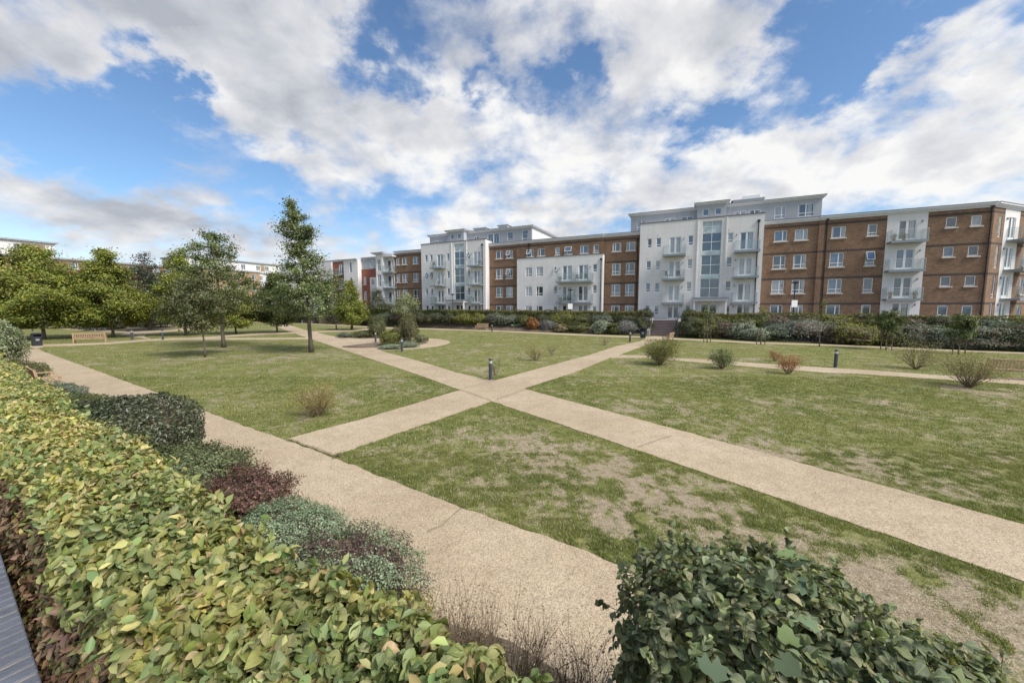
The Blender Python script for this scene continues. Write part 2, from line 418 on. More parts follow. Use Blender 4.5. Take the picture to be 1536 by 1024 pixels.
# ---------------------------------------------------------------- ground
def outline(pix): return [G(*p) for p in pix]
def ribbon(pts_a, pts_b): return outline(pts_a)+outline(list(reversed(pts_b)))
def densify(poly, step=.35, amp=.05, seed=1):
    out = []; n = len(poly)
    for i in range(n):
        a = np.array(poly[i]); b = np.array(poly[(i+1) % n]); L = np.linalg.norm(b-a); d = (a+b)/2; dist = max(2., np.linalg.norm(d))
        m = max(1, int(L/(step*max(1, dist/14)))); m = min(m, 220)
        for k in range(m):
            p = a+(b-a)*k/m
            j = (fbm(np.array([p[0]*4.]), np.array([p[1]*4.+seed]), 1, 4)[0]-.5)*2*amp
            t = (b-a)/max(L, 1e-6)
            out.append((p[0]-t[1]*j, p[1]+t[0]*j))
    return out
circ = UV(-24.0, 26.4)
cc = np.array((-11.7, 34.6)); 
def arc(c, r, a0, a1, n=24): return [(c[0]+r*math.cos(R(a0+(a1-a0)*k/n)), c[1]+r*math.sin(R(a0+(a1-a0)*k/n))) for k in range(n+1)]
PATHS = {
 'wide_path': [SN(-5, 2.7), SN(-5, 4.68)]+[SN(s, 4.62+.06*min(1, s/10)+.04*math.sin(s)) for s in (0, 2, 4, 6, 8, 12, 16, 20, 26, 32, 38, 44)]+[SN(47.5, 4.78), SN(47.5, 2.9), SN(30, 2.7)],
 'cross_path': ribbon([(430, 658), (560, 624), (690, 585), (715, 577), (741, 571), (784, 559), (885, 532), (925, 519), (959, 512), (975, 504.5)],
                      [(500, 683), (620, 642), (737, 602), (762, 591), (785, 583), (860, 559), (918, 535), (934, 530.5), (975, 515), (1005, 505.5)]),
 'diagonal_path': ribbon([(396, 482.7), (436, 498), (462, 507), (519, 526), (620, 559.5), (690, 585), (737, 602), (1000, 690), (1250, 776), (1536, 873), (1700, 930)],
                         [(418, 482.7), (462, 496), (503, 505), (581, 529), (625, 540.5), (687, 559.5), (740, 571), (785, 583), (1040, 651), (1300, 722), (1536, 787), (1700, 833)]),
 'cross_link_path': ribbon([(925, 532.5), (967, 533), (1014, 537), (1060, 539), (1108, 543), (1199, 549), (1300, 555), (1411, 563), (1536, 567.5), (1700, 577)],
                      [(915, 537), (967, 537), (1040, 543), (1135, 551), (1236, 559), (1276, 560), (1421, 570), (1536, 577), (1700, 588)]),
 'far_path': ribbon([(396, 481.6), (480, 485.6), (574, 490.6), (624.5, 492), (760, 496.2), (858, 500.8), (960, 504.8), (1040, 508.4), (1141, 513.6), (1226, 516), (1300, 518.8), (1394, 523.7), (1536, 528.8), (1700, 535)],
                    [(396, 483.0), (480, 486.9), (574, 492.3), (624.5, 493.6), (760, 498), (858, 503), (960, 507), (1040, 510.6), (1141, 515.8), (1226, 518), (1300, 520.8), (1394, 525.7), (1536, 531), (1700, 537.4)]),
 'lawn_path': ribbon([(448, 499), (468, 497), (529, 494.6), (574, 491)], [(462, 501), (480, 498.2), (540, 495.8), (590, 492)]),
 'plaza_path': [tuple(p) for p in arc(cc, 6.0, -118, 128, 40)]+[G(503, 505), G(560, 528)],
 'west_path': ribbon([(42, 519.7), (62, 517), (165, 513.5), (220, 509), (260, 507), (305, 507), (380, 507), (470, 506.3)], [(52, 523), (70, 519.8), (165, 516), (220, 511.6), (260, 510.2), (305, 509.8), (380, 509.6), (470, 508.8)]),
 'west_link_path': ribbon([(285, 507), (339, 503.4), (396, 499.8), (441, 498.3)], [(300, 508.6), (345, 505), (400, 501.4), (447, 499.9)]),
 'curved_path': ribbon([(180, 502.5), (190, 498.5), (215, 496.5), (255, 494), (280, 492.4), (284, 490), (262, 488.6), (200, 488.4)], [(228, 509.5), (216, 505), (219, 501.5), (245, 498.5), (285, 495), (302, 491.5), (296, 488.8), (262, 487.3), (200, 487.2)]),
 'loop_path': ribbon([(190, 499.5), (120, 496), (90, 493.5), (70, 491.2), (80, 488.9), (140, 487.9), (210, 487.4)], [(190, 497.6), (150, 496), (115, 493.4), (96, 491.4), (100, 489.6), (140, 489), (210, 488.3)]),
 'back_path': ribbon([(30, 489.6), (110, 488.6), (200, 486), (300, 484.6), (396, 481.8)], [(30, 491), (110, 489.8), (200, 487), (300, 485.7), (396, 482.9)]),
}
paths2 = {k: densify(v, .14, .055, i*7) for i, (k, v) in enumerate(PATHS.items())}
def inside(poly, X, Y):
    P = np.array(poly); r = np.zeros(len(X), bool)
    bb = (X > P[:, 0].min()) & (X < P[:, 0].max()) & (Y > P[:, 1].min()) & (Y < P[:, 1].max())
    ix = np.where(bb)[0]; x = X[ix]; y = Y[ix]; c = np.zeros(len(ix), bool)
    n = len(P); j = n-1
    for i in range(n):
        xi, yi = P[i]; xj, yj = P[j]
        with np.errstate(divide='ignore', invalid='ignore'):
            cnd = ((yi > y) != (yj > y)) & (x < (xj-xi)*(y-yi)/(yj-yi+1e-12)+xi)
        c ^= cnd; j = i
    r[ix] = c; return r

from mathutils.geometry import tessellate_polygon
for i, (k, poly) in enumerate(paths2.items()):
    z = .006+.003*i
    mb = MB(); tri = tessellate_polygon([[Vector((x, y, 0)) for x, y in poly]])
    me = bpy.data.meshes.new(k)
    fs = []
    for t in tri:
        a, b, c = [Vector((poly[q][0], poly[q][1])) for q in t]
        fs.append(t if (b-a).cross(c-a) > 0 else (t[0], t[2], t[1]))
    nq = len(poly); fs = [tuple(q) for q in fs]+[(q, q+nq, (q+1) % nq+nq, (q+1) % nq) for q in range(nq)]
    me.from_pydata([(x, y, z) for x, y in poly]+[(x, y, -.03) for x, y in poly], [], fs)
    me.materials.append(M['path']); tag(link(k, me), kind='structure')

BARE = [(870, 700, 1.9, .62), (960, 770, 1.5, .6), (1050, 720, 1.3, .35), (800, 660, 1.6, .38), (1120, 800, 1.2, .45), (1400, 900, 1.2, .42), (1490, 960, 1.2, .5), (1300, 860, 1., .4),
        (1060, 650, 1.6, .42), (1180, 690, 1.5, .38), (1340, 745, 1.8, .3), (905, 600, 1.8, .35), (1000, 575, 2., .3), (890, 560, 2., .35), (1120, 640, 2.5, .25), (1300, 640, 3., .15), (1420, 750, 1.5, .3),
        (467, 531, 2.6, .8), (440, 538, 2., .3), (336, 523, 1.8, .6), (308, 537, 1., .6), (560, 580, 1.3, .35), (640, 583, 1.3, .35), (420, 600, 2., .3), (478, 626, .7, .75), (170, 540, 2.5, .3),
        (620, 690, .9, .3), (660, 720, .8, .3), (1453, 582, 1.2, .45), (1500, 590, 1.5, .5), (990, 549, 1., .6), (1083, 554, .8, .6), (1182, 562, .6, .5), (803, 544, .8, .55), (736, 572, .8, .4), (700, 625, 1., .15), (1253, 552, .7, .5)]
ESEG = []
for k_ in ('wide_path', 'cross_path', 'diagonal_path', 'cross_link_path'):
    q_ = PATHS[k_]; ESEG += [(np.array(q_[i_]), np.array(q_[(i_+1) % len(q_)])) for i_ in range(len(q_))]
def edge_dist(X, Y):
    D = np.full(X.shape, 9.)
    for a, b in ESEG:
        e = b-a; L2 = e@e+1e-9; t = np.clip(((X-a[0])*e[0]+(Y-a[1])*e[1])/L2, 0, 1)
        D = np.minimum(D, np.hypot(X-a[0]-t*e[0], Y-a[1]-t*e[1]))
    return D
BP = [(*G(x, y), r, w) for x, y, r, w in BARE]
def bare(X, Y):
    b = .19+.42*(fbm(X, Y, .55, 5)-.5)*2
    for x, y, r, w in BP: b = b+.42*w*np.exp(-((X-x)**2+(Y-y)**2)/(r*r))
    ed = edge_dist(X, Y); b = b-.55*np.exp(-(ed/.42)**2)*np.clip(2.6*(fbm(X, Y, .7, 3)-.25), 0, 1)
    return np.clip(b*.85+(1.0*(fbm(X, Y, 1.6, 3)-.5)+1.5*(fbm(X+31, Y, 5.5, 3)-.5))*2*(.22+.62*np.clip(b, 0, .8)), 0, .95)

# lawn / terrain sheet: fine near the camera, reaching to the horizon
nr, na = 420, 420
rr = np.concatenate([[0.], np.geomspace(1.2, 1500., nr-1)]); th = np.linspace(0, 2*PI, na+1)[:-1]
# denser towards the garden
th = PI/2+np.sign(th-PI)*np.abs((th-PI)/PI)**1.6*PI
RR, TT = np.meshgrid(rr, th, indexing='ij')
GX = RR*np.cos(TT); GY = RR*np.sin(TT); GZ = .02*(fbm(GX, GY, .5, 3)-.5)*np.clip(60/np.maximum(RR, 1), 0, 1)-.004
GZ = np.minimum(GZ, .006)
V = np.stack([GX, GY, GZ], -1).reshape(-1, 3)
ii, jj = np.meshgrid(np.arange(nr-1), np.arange(na), indexing='ij')
jn = (jj+1) % na
Fq = np.stack([ii*na+jj, (ii+1)*na+jj, (ii+1)*na+jn, ii*na+jn], -1).reshape(-1, 4)
bv = bare(V[:, 0], V[:, 1])
me = np_mesh('ground', V, Fq, M['lawn'], np.stack([bv, bv*0, bv*0], 1), smooth=True)
tag(link('ground', me), kind='structure')

# bank of soil along the hedge and up to the terrace of the flats
bf = [(-66, 50.2), (-54, 49.6), (-38, 48.2), (-24, 47.2), (-5.3, 46.35), (-5.25, 46.3)]
bf2 = [(-1.95, 45.6), (2, 44.9), (8.4, 43.6), (14, 43.2), (22, 42.5), (32, 41.8), (46, 41.)]
def bank(pts):
    mb = MB()
    def z_at(f): return .03+1.55*f
    for (u0, v0), (u1, v1) in zip(pts[:-1], pts[1:]):
        m = max(1, int(abs(u1-u0)/1.2))
        for k in range(m):
            ua, ub = u0+(u1-u0)*k/m, u0+(u1-u0)*(k+1)/m; va, vb = v0+(v1-v0)*k/m, v0+(v1-v0)*(k+1)/m
            for q in range(8):
                fa, fb = q/8, (q+1)/8
                def P(u, v, f):
                    X, Y = UV(u, v+(50.2-v)*f); return (X, Y, z_at(f)+(.10*(fbm(np.array([X]), np.array([Y]), 1.3, 3)[0]-.5) if 0 < f else 0))
                mb.quad(P(ua, va, fa), P(ub, vb, fa), P(ub, vb, fb), P(ua, va, fb))
    return mb
mb = bank(bf); mb2 = bank(bf2)
tag(mb.build('planting_bank', M['soil'], smooth=True), kind='structure')
tag(mb2.build('planting_bank', M['soil'], smooth=True), kind='structure')
# terrace pavement in front of the flats
mb = MB(); mb.box(-90, 60, 50.2, 56, 1.3, 1.7)
tag(mb.build('pavement', M['paving'], rz=-A), kind='structure')
# bed between wall and path
mb = MB(); prof = [(2.86, .02), (2.5, .10), (1.9, .25), (1.2, .5), (.75, .75), (.2, .9)]
for k in range(60):
    s0, s1 = -5+52*k/60, -5+52*(k+1)/60
    for (n0, z0), (n1, z1) in zip(prof[:-1], prof[1:]):
        def P(s, n, z):
            X, Y = SN(s, n+(.10*math.sin(s*1.7)+.08*math.sin(s*4.1) if z < .05 else 0)); return (X, Y, z+(.07*(fbm(np.array([X]), np.array([Y]), 2, 3)[0]-.5) if z > .05 else 0))
        mb.quad(P(s0, n0, z0), P(s1, n0, z0), P(s1, n1, z1), P(s0, n1, z1))
tag(mb.build('planting_bed', M['soil'], smooth=True), kind='structure')
ex0, ey0 = SN(20, -9)
mb = MB(); mb.prism([SN(-8, -12), SN(-8, -.12), SN(60, -.12), SN(60, -12)], 1.2, 1.62)
tag(mb.build('terrace', M['paving']), kind='structure')
# soil of the round beds
for nm, pts in (('planting_bed', arc(cc, 3.95, -125, 75, 26)), ('planting_bed', [G(503, 505.5), G(520, 502.5), G(555, 500.5), G(578, 501.5), G(578, 508), G(540, 507.5)]),
                ('planting_bed', [G(105, 494), G(150, 497), G(215, 494.5), G(268, 491.6), G(255, 489.6), G(200, 488.9), G(140, 489.8)])):
    mb = MB(); mb.prism([tuple(p) for p in pts], -.02, .085)
    tag(mb.build(nm, M['soil']), kind='structure')

# joints and cracks in the path: thin soil-filled lines
def crack(pix, w=.012, seed=0):
    pts = []
    P = [np.array(G(*p)) for p in pix]
    g = np.random.default_rng(seed)
    for a, b in zip(P[:-1], P[1:]):
        m = max(2, int(np.linalg.norm(b-a)/.12))
        for k in range(m): pts.append(a+(b-a)*k/m+g.normal(size=2)*.012)
    pts.append(P[-1]); mb = MB()
    for i in range(len(pts)-1):
        t = pts[i+1]-pts[i]; t = t/max(1e-6, np.linalg.norm(t)); nn = np.array([-t[1], t[0]])*w*(.6+.5*g.random())
        a, b = pts[i]-nn, pts[i]+nn; c, d = pts[i+1]+nn, pts[i+1]-nn
        mb.quad((*a, .046), (*d, .046), (*c, .046), (*b, .046))
    return mb
cr = MB()
for i, (pp, w) in enumerate([([(432, 659), (465, 671), (498, 683)], .012), ([(690, 585), (722, 596), (737, 602)], .011), ([(692, 584), (742, 571)], .008), ([(745, 600), (787, 585)], .010),
                     ([(958, 672), (1008, 655)], .007), ([(500, 690), (506, 683), (512, 687)], .02), ([(640, 802), (662, 792), (680, 775), (698, 760)], .005), ([(240, 690), (430, 660)], .004),
                     ([(300, 640), (360, 627)], .003), ([(905, 985), (925, 945)], .004)]):
    b = crack(pp, w, i); o = len(cr.v); cr.v += b.v; cr.f += [tuple(q+o for q in f) for f in b.f]; cr.mi += b.mi
tag(cr.build('path_joint', M['crack']), kind='structure')

# grass blades
def blades(n, y0, y1, h, w, seed):
    g = np.random.default_rng(seed)
    # uniform over a wedge in front of the camera
    Y = np.sqrt(g.random(n)*(y1**2-y0**2)+y0**2); a = (g.random(n)*2-1)*1.42
    X = a*Y
    inp = np.zeros(n, bool)
    for k, p in paths2.items(): inp |= inside(p, X, Y)
    s = X*DX+Y*DY; nn = X*NX+Y*NY; u, v = toUV(X, Y)
    ok = (~inp) & (nn > 4.6) & (v < 46)
    ok &= ~inside([tuple(p) for p in arc(cc, 3.95, -125, 75, 26)], X, Y)
    X, Y = X[ok], Y[ok]
    b = bare(X, Y); tuft = fbm(X, Y, 6., 3)
    pg = np.clip(1.2-1.35*b-.6*np.clip(b*2, 0, 1)*(tuft < .5), .03, 1)*np.clip((tuft-.28)*3.6, .08, 1); rv = g.random(len(X)); keep = rv < pg+.22*np.clip(b*1.6, 0, 1)
    isdry = (rv >= pg)[keep]
    X, Y, b, tuft = X[keep], Y[keep], b[keep], tuft[keep]; n = len(X)
    H = h*(.45+.9*g.random(n))*(1.15-.8*b)*(.6+.8*tuft); ang = g.random(n)*2*PI; lean = H*(.25+.75*g.random(n))
    W = w*(.6+.8*g.random(n))
    H = np.where(isdry, H*.0+.006+.008*g.random(n), H); lean = np.where(isdry, h*(.5+1.1*g.random(n)), lean)
    dx, dy = np.cos(ang), np.sin(ang)
    z0 = np.full(n, -.004)
    P0 = np.stack([X-dy*W, Y+dx*W, z0], 1); P1 = np.stack([X+dy*W, Y-dx*W, z0], 1)
    P2 = np.stack([X+dx*lean, Y+dy*lean, z0+H], 1)
    V = np.stack([P0, P1, P2], 1).reshape(-1, 3); Fq = np.arange(n*3).reshape(-1, 3)
    big = fbm(X, Y, .4, 4)
    green = np.array([.19, .22, .062]); yel = np.array([.34, .33, .12]); straw = np.array([.52, .45, .32]); dk = np.array([.125, .165, .042])
    t = np.clip((big-.35)*2.6+.22*g.normal(size=n), 0, 1)[:, None]
    c = dk*(1-t)+yel*t; c = c*.55+green*.45
    dry = ((g.random(n) < .10+.25*b) | isdry)[:, None]
    c = np.where(dry, straw*(.40+1.0*g.random((n, 1))), c*(.65+.75*g.random((n, 1))))
    return V, Fq, np.repeat(c, 3, 0)
for nm, args in (('grass', (950000, 3.2, 8.5, .034, .0036, 1)), ('grass', (650000, 8.2, 18, .038, .006, 2)), ('grass', (300000, 17, 46, .04, .012, 3))):
    V, Fq, cc_ = blades(*args)
    tag(link(nm, np_mesh(nm, V, Fq, M['grass'], cc_)), kind='stuff')
# fallen leaves scattered on lawn and path
g = np.random.default_rng(5); n = 1500
Y = np.sqrt(g.random(n)*(24**2-9)+9); X = (g.random(n)*2-1)*1.35*Y
ok = (X*NX+Y*NY > 3.0)
X, Y = X[ok], Y[ok]; P = np.stack([X, Y, np.full(len(X), .07)], 1)
keep = np.zeros(len(X), bool)
for p in paths2.values(): keep |= inside(p, X, Y)
keep = ~keep | (g.random(len(X)) < .25)
P = P[keep]; P[:, 2] = .05
v_, f_, c_, _ = scatter(P, g.normal(size=P.shape)*.3+np.array([0, 0, 1]), .02+.035*g.random(len(P)), T_DIAM, pick([(.30, .20, .09), (.42, .33, .16), (.22, .12, .06)], len(P), g))
tag(link('fallen_leaves', np_mesh('fallen_leaves', v_, f_, M['leaf'], c_)), kind='stuff')

# ---------------------------------------------------------------- buildings
class Fr:
    """a facade frame under a building's root: x along the wall, y into the building"""
    def __init__(s, root, ox=0, oy=0, ang=0): s.root = root; s.o = Vector((ox, oy, 0)); s.a = ang
    def put(s, name, me, x=0, y=0, z=0, parent=None):
        if parent is not None: return link(name, me, parent, (x, y, z))
        p = s.o+Matrix.Rotation(s.a, 3, 'Z')@Vector((x, y, z))
        return link(name, me, s.root, p, s.a)
def skin(x0, x1, z0, z1, y, ops, d=.16):
    """wall leaf with real openings"""
    xs = sorted({x0, x1, *[q for o in ops for q in (o[0], o[1]) if x0 < q < x1]}); zs = sorted({z0, z1, *[q for o in ops for q in (o[2], o[3]) if z0 < q < z1]})
    mb = MB()
    hole = lambda xa, xb, za, zb: any(o[0]-1e-6 <= xa and xb <= o[1]+1e-6 and o[2]-1e-6 <= za and zb <= o[3]+1e-6 for o in ops)
    for za, zb in zip(zs[:-1], zs[1:]):
        run = None
        for xa, xb in zip(xs[:-1], xs[1:]):
            if hole(xa, xb, za, zb):
                if run: mb.box(run[0], run[1], y, y+d, za, zb); run = None
            else: run = (run[0] if run else xa, xb)
        if run: mb.box(run[0], run[1], y, y+d, za, zb)
    return mb
_fc = {}
def frame_mesh(w, h, kind):
    k = (round(w, 2), round(h, 2), kind)
    if k in _fc: return _fc[k]
    f = MB(); t = .062
    def ring(x0, x1, z0, z1, t, y0=0, y1=.07):
        f.box(x0, x1, y0, y1, z0, z0+t); f.box(x0, x1, y0, y1, z1-t, z1); f.box(x0, x0+t, y0, y1, z0+t, z1-t); f.box(x1-t, x1, y0, y1, z0+t, z1-t)
    ring(0, w, 0, h, t)
    if kind == 'two':       # wide light and narrow light over a row of low lights
        m = w*.62; f.box(m-.04, m+.04, .004, .066, t, h-t); f.box(t, m-.04, .002, .068, .36, .43); f.box(m+.04, w-t, .002, .068, .36, .43)
    elif kind == 'twol':
        m = w*.36; f.box(m-.04, m+.04, .004, .066, t, h-t); f.box(t, m-.04, .002, .068, .36, .43); f.box(m+.04, w-t, .002, .068, .36, .43)
    elif kind == 'topwin':
        m = w*.66; f.box(m-.04, m+.04, .004, .066, t, h-t)
    elif kind == 'topl':
        m = w*.34; f.box(m-.04, m+.04, .004, .066, t, h-t)
    elif kind == 'pair':
        m = w*.5; f.box(m-.05, m+.05, .004, .066, t, h-t); f.box(t, m-.05, .002, .068, .36, .43); f.box(m+.05, w-t, .002, .068, .36, .43)
    elif kind == 'small':
        f.box(t, w-t, .002, .068, .27, .34)
    elif kind == 'door':
        m = w*.5; f.box(m-.10, m+.10, .004, .066, t, h-t); f.box(t, m-.10, .002, .068, t, t+.12); f.box(m+.10, w-t, .002, .068, t, t+.12)
        f.box(t, t+.05, .006, .064, t+.12, h-t); f.box(w-t-.05, w-t, .006, .064, t+.12, h-t)
    elif kind == 'stair':
        m = w*.5; f.box(m-.03, m+.03, .004, .066, t, h-t)
        nz = 2 if h < 3 else 3
        for q in range(1, nz): zz = h*q/nz; f.box(t, m-.03, .002, .068, zz-.03, zz+.03); f.box(m+.03, w-t, .002, .068, zz-.03, zz+.03)
    pn = MB(); pn.quad((t*.5, .045, t*.5), (w-t*.5, .045, t*.5), (w-t*.5, .045, h-t*.5), (t*.5, .045, h-t*.5))
    sl = MB(); sl.box(-.12, w+.12, -.13, .0, -.15, -.02)
    _fc[k] = (f.mesh('window_frame', M['upvc']), {}, pn, sl.mesh('sill', M['stone']))
    return _fc[k]
PV = ['p_dark', 'p_blue', 'p_curt', 'p_half', 'p_curt', 'p_half', 'p_dark', 'p_blue']
wr = random.Random(11)
def window(fr, x0, x1, z0, z1, kind, y=0., sill=False, pane=None, name=None, tilt=False):
    w, h = x1-x0, z1-z0
    fm, cache, pn, sm = frame_mesh(w, h, kind)
    nm = name or {'door': 'balcony_door', 'stair': 'stair_window'}.get(kind, 'window')
    o = fr.put(nm, fm, x0, y+.05, z0)
    pv = pane or wr.choice(PV)
    if pv not in cache: cache[pv] = pn.mesh('pane', M[pv])
    link('pane', cache[pv], o)
    if sill: link('sill', sm, o, (0, -.05, 0))
    if tilt:
        sw = w*.55 if kind in ('two', 'topwin') else w-.1
        f = MB(); f.box(0, sw, -.05, -.005, -.06, 0); hh = min(.9, h*.62)
        f.box(0, .05, -.05, -.005, -hh, -.06); f.box(sw-.05, sw, -.05, -.005, -hh, -.06); f.box(0, sw, -.05, -.005, -hh-.06, -hh)
        f.m = 1; f.quad((.05, -.03, -hh), (sw-.05, -.03, -hh), (sw-.05, -.03, -.06), (.05, -.03, -.06))
        s = f.build('open_sash', [M['upvc'], M['p_blue']], o, loc=(.05, -.01, h-.05)); s.rotation_euler = (-R(24), 0, 0)
    return (x0, x1, z0, z1)
def cornice(fr, x0, x1, y, z0, z1, over=.24, endl=False, endr=False, name='roof_cornice', back=10.):
    mb = MB(); n = 3
    for i in range(n):
        o = over*(i+1)/n; za = z0+(z1-z0)*.88*i/n; zb = z0+(z1-z0)*.88*(i+1)/n
        mb.box(x0-(o if endl else 0), x1+(o if endr else 0), y-o, y+back, za, zb)
    mb.m = 1; mb.box(x0-(over+.03 if endl else 0), x1+(over+.03 if endr else 0), y-over-.03, y+back+.02, z0+(z1-z0)*.88, z1)
    o = fr.put(name, mb.mesh(name, [M['trim'], M['flash']])); return o
def balcony(fr, x0, x1, z, y, depth=1.25, divider=False):
    w = x1-x0
    sl = MB(); sl.box(0, w, -depth, 0, -.2, 0); sl.box(-.02, w+.02, -depth-.02, -depth, -.22, .03)
    o = fr.put('balcony', sl.mesh('balcony', M['metal']), x0, y, z)
    r = MB(); r.tube([(.03, -.02, 1.1), (.03, -depth+.03, 1.1), (w-.03, -depth+.03, 1.1), (w-.03, -.02, 1.1)], .022, 6)
    for px, py in ((.03, -.04), (.03, -depth+.03), (w-.03, -depth+.03), (w-.03, -.04)): r.tube([(px, py, 0), (px, py, 1.1)], .02, 6)
    m = max(2, round(w/1.3))
    for k in range(1, m): r.tube([(w*k/m, -depth+.03, 0), (w*k/m, -depth+.03, 1.1)], .016, 6)
    r.build('railing', M['steel'], o)
    gl = MB(); gl.box(.06, w-.06, -depth+.045, -depth+.055, .08, 1.02); gl.box(.045, .055, -depth+.07, -.06, .08, 1.02); gl.box(w-.055, w-.045, -depth+.07, -.06, .08, 1.02)
    gl.build('glass_panel', M['glass'], o)
    if divider:
        d = MB(); d.box(w*.5-.01, w*.5+.01, -depth+.1, -.02, 0, 1.9); d.build('privacy_screen', M['glass'], o)
    return o
def pipe(fr, x, y, z0, z1, hop=True):
    p = MB(); p.tube([(0, 0, z0), (0, 0, z1-.35), (0, .05, z1)] if False else [(0, 0, z0), (0, 0, z1)], .055, 8)
    if hop: p.box(-.13, .13, -.13, .10, z1-.05, z1+.2)
    for z in np.arange(z0+1, z1-.5, 1.8): p.box(-.08, .08, -.03, .09, z, z+.06)
    fr.put('drainpipe', p.mesh('drainpipe', M['pipe']), x, y, 0)
_vent = MB().box(0, .14, -.03, 0, 0, .09).mesh('vent', M['stone'])
_lamp = MB().lathe([(.05, 0), (.06, .02), (.06, .2), (.03, .22)], 8).mesh('wall_lamp', M['metal'])
def vent(fr, x, z, y): fr.put('vent', _vent, x, y, z)
def wlamp(fr, x, z, y): fr.put('wall_lamp', _lamp, x, y-.07, z)
def body(fr, x0, x1, y0, y1, z0, z1, mat, name='wall'):
    fr.put(name, MB().box(x0, x1, y0, y1, z0, z1).mesh(name, M[mat]))
FLB = [(2.35, 3.5, 'topwin'), (4.85, 6.38, 'two'), (7.72, 9.22, 'two'), (10.86, 12.05, 'topwin')]
FLL = [(2.35, 3.5, 'topl'), (4.85, 6.38, 'twol'), (7.72, 9.22, 'twol'), (10.86, 12.0, 'topl')]
GR = 'blocks of flats round the garden'

# block with the glazed stair tower, big white front in the right half of the picture
def stair_block(root, c, lw, rw, ztop, tilts=()):
    """c: u of the left edge of the white front; layout shared by both white-fronted blocks"""
    fr = Fr(root); Y = -1.2; W = 13.65 if c > -20 else 12.7
    k = W/13.7; X = lambda q: c+q*k
    ops = []
    zs = [(2.3, 3.5), (5.22, 6.4), (8.05, 9.22), (10.9, 12.08)]
    for col, (a, b) in enumerate(((.88, 1.47), (2.02, 2.6), (5.75, 6.33), (10.05, 10.65))):
        for f, (za, zb) in enumerate(zs): ops.append(window(fr, X(a), X(b), za, zb, 'small', Y, tilt=(col, f) in tilts)); vent(fr, X(a)+.1, zb+.28, Y) if (col+f) % 2 == 0 else None
    dz = [(1.74, 3.6), (3.96, 6.05), (6.95, 9.05), (9.9, 12.)]
    for a, b in ((3.6, 5.0), (11.3, 12.75)):
        for f, (za, zb) in enumerate(dz):
            ops.append(window(fr, X(a), X(b), za, zb, 'door', Y, pane=wr.choice(['p_curt', 'p_half', 'p_dark', 'p_half']))); wlamp(fr, X(b)+.3, zb-.35, Y) if a < 5 else wlamp(fr, X(a)-.3, zb-.35, Y)
    for f in (1, 2, 3):
        z = dz[f][0]-.12
        balcony(fr, X(2.95), X(5.55), z, Y); balcony(fr, X(10.8), X(13.3), z, Y)
    gx0, gx1 = X(7.3), X(9.42)
    for za, zb in ((4.43, 6.75), (7.2, 9.6), (10.05, 12.25)): ops.append(window(fr, gx0, gx1, za, zb, 'stair', Y+.12, pane='p_stair'))
    ops.append(window(fr, gx0, gx1, 12.3, ztop-.35, 'stair', Y+.12, pane='p_pale', name='opal_panel'))
    for za, zb in ((6.75, 7.2), (9.6, 10.05)):
        fr.put('spandrel_panel', MB().box(gx0, gx1, Y+.10, Y+.16, za, zb).mesh('spandrel_panel', M['p_pale']))
        ops.append((gx0, gx1, za, zb))
    ops.append((gx0, gx1, 12.25, 12.3))
    ops.append(window(fr, X(7.45), X(9.3), 1.72, 3.6, 'door', Y+.05, pane='p_dark', name='entrance_door'))
    fr.put('white_front', skin(c, c+W, 1.5, ztop, Y, ops, .3).mesh('white_front', M['white']))
    body(fr, c+.004, c+W-.004, Y+.3, 7.9, 1.5, ztop-.02, 'white', 'front_body')
    cp = MB(); cp.box(c-.05, c+W+.05, Y-.06, Y+.5, ztop, ztop+.1); cp.box(c+W-.25, c+W+.05, Y+.5, 3.0, ztop, ztop+.1); cp.box(c-.05, c+.25, Y+.5, 3., ztop, ztop+.1)
    fr.put('parapet_coping', cp.mesh('parapet_coping', M['flash']))
    # shallow ribs beside the stair glazing
    rb = MB(); rb.box(X(6.75), X(6.87), Y-.10, Y, 4.45, ztop-.03); rb.box(X(9.85), X(9.97), Y-.10, Y, 4.45, ztop-.03); fr.put('pier', rb.mesh('pier', M['white']))
    cn = MB(); cn.box(X(6.6), X(10.3), Y-1.6, Y-.1, 4.0, 4.28); cn.m = 1; cn.box(X(6.5), X(10.4), Y-1.7, Y-.1, 4.28, 4.42); cn.m = 0; cn.box(X(6.65), X(6.85), Y-1.5, Y-1.3, 1.7, 4.0); cn.box(X(10.05), X(10.25), Y-1.5, Y-1.3, 1.7, 4.0)
    fr.put('entrance_canopy', cn.mesh('entrance_canopy', [M['white'], M['metal']]))
    pipe(fr, c+W-.55, Y-.07, 1.7, ztop-.9)
    # brick wings
    for (a, b), cols, left in ((lw[0], lw[1], True), (rw[0], rw[1], False)):
        o2 = []
        for (xa, xb) in cols:
            for f, (za, zb, kd) in enumerate(FLL if left and c > -20 else FLB):
                o2.append(window(fr, xa, xb, za, zb, kd, 0., sill=True, tilt=((round(xa), f) in tilts)))
        fr.put('brick_wall', skin(a, b, 1.5, 12.85, 0, o2, .25).mesh('brick_wall', M['brick']))
        body(fr, a+.003, b-.003, .25, 11, 1.5, 12.84, 'brick', 'rear_wall')
        cornice(fr, a, b, 0, 12.85, 13.3)
    return fr

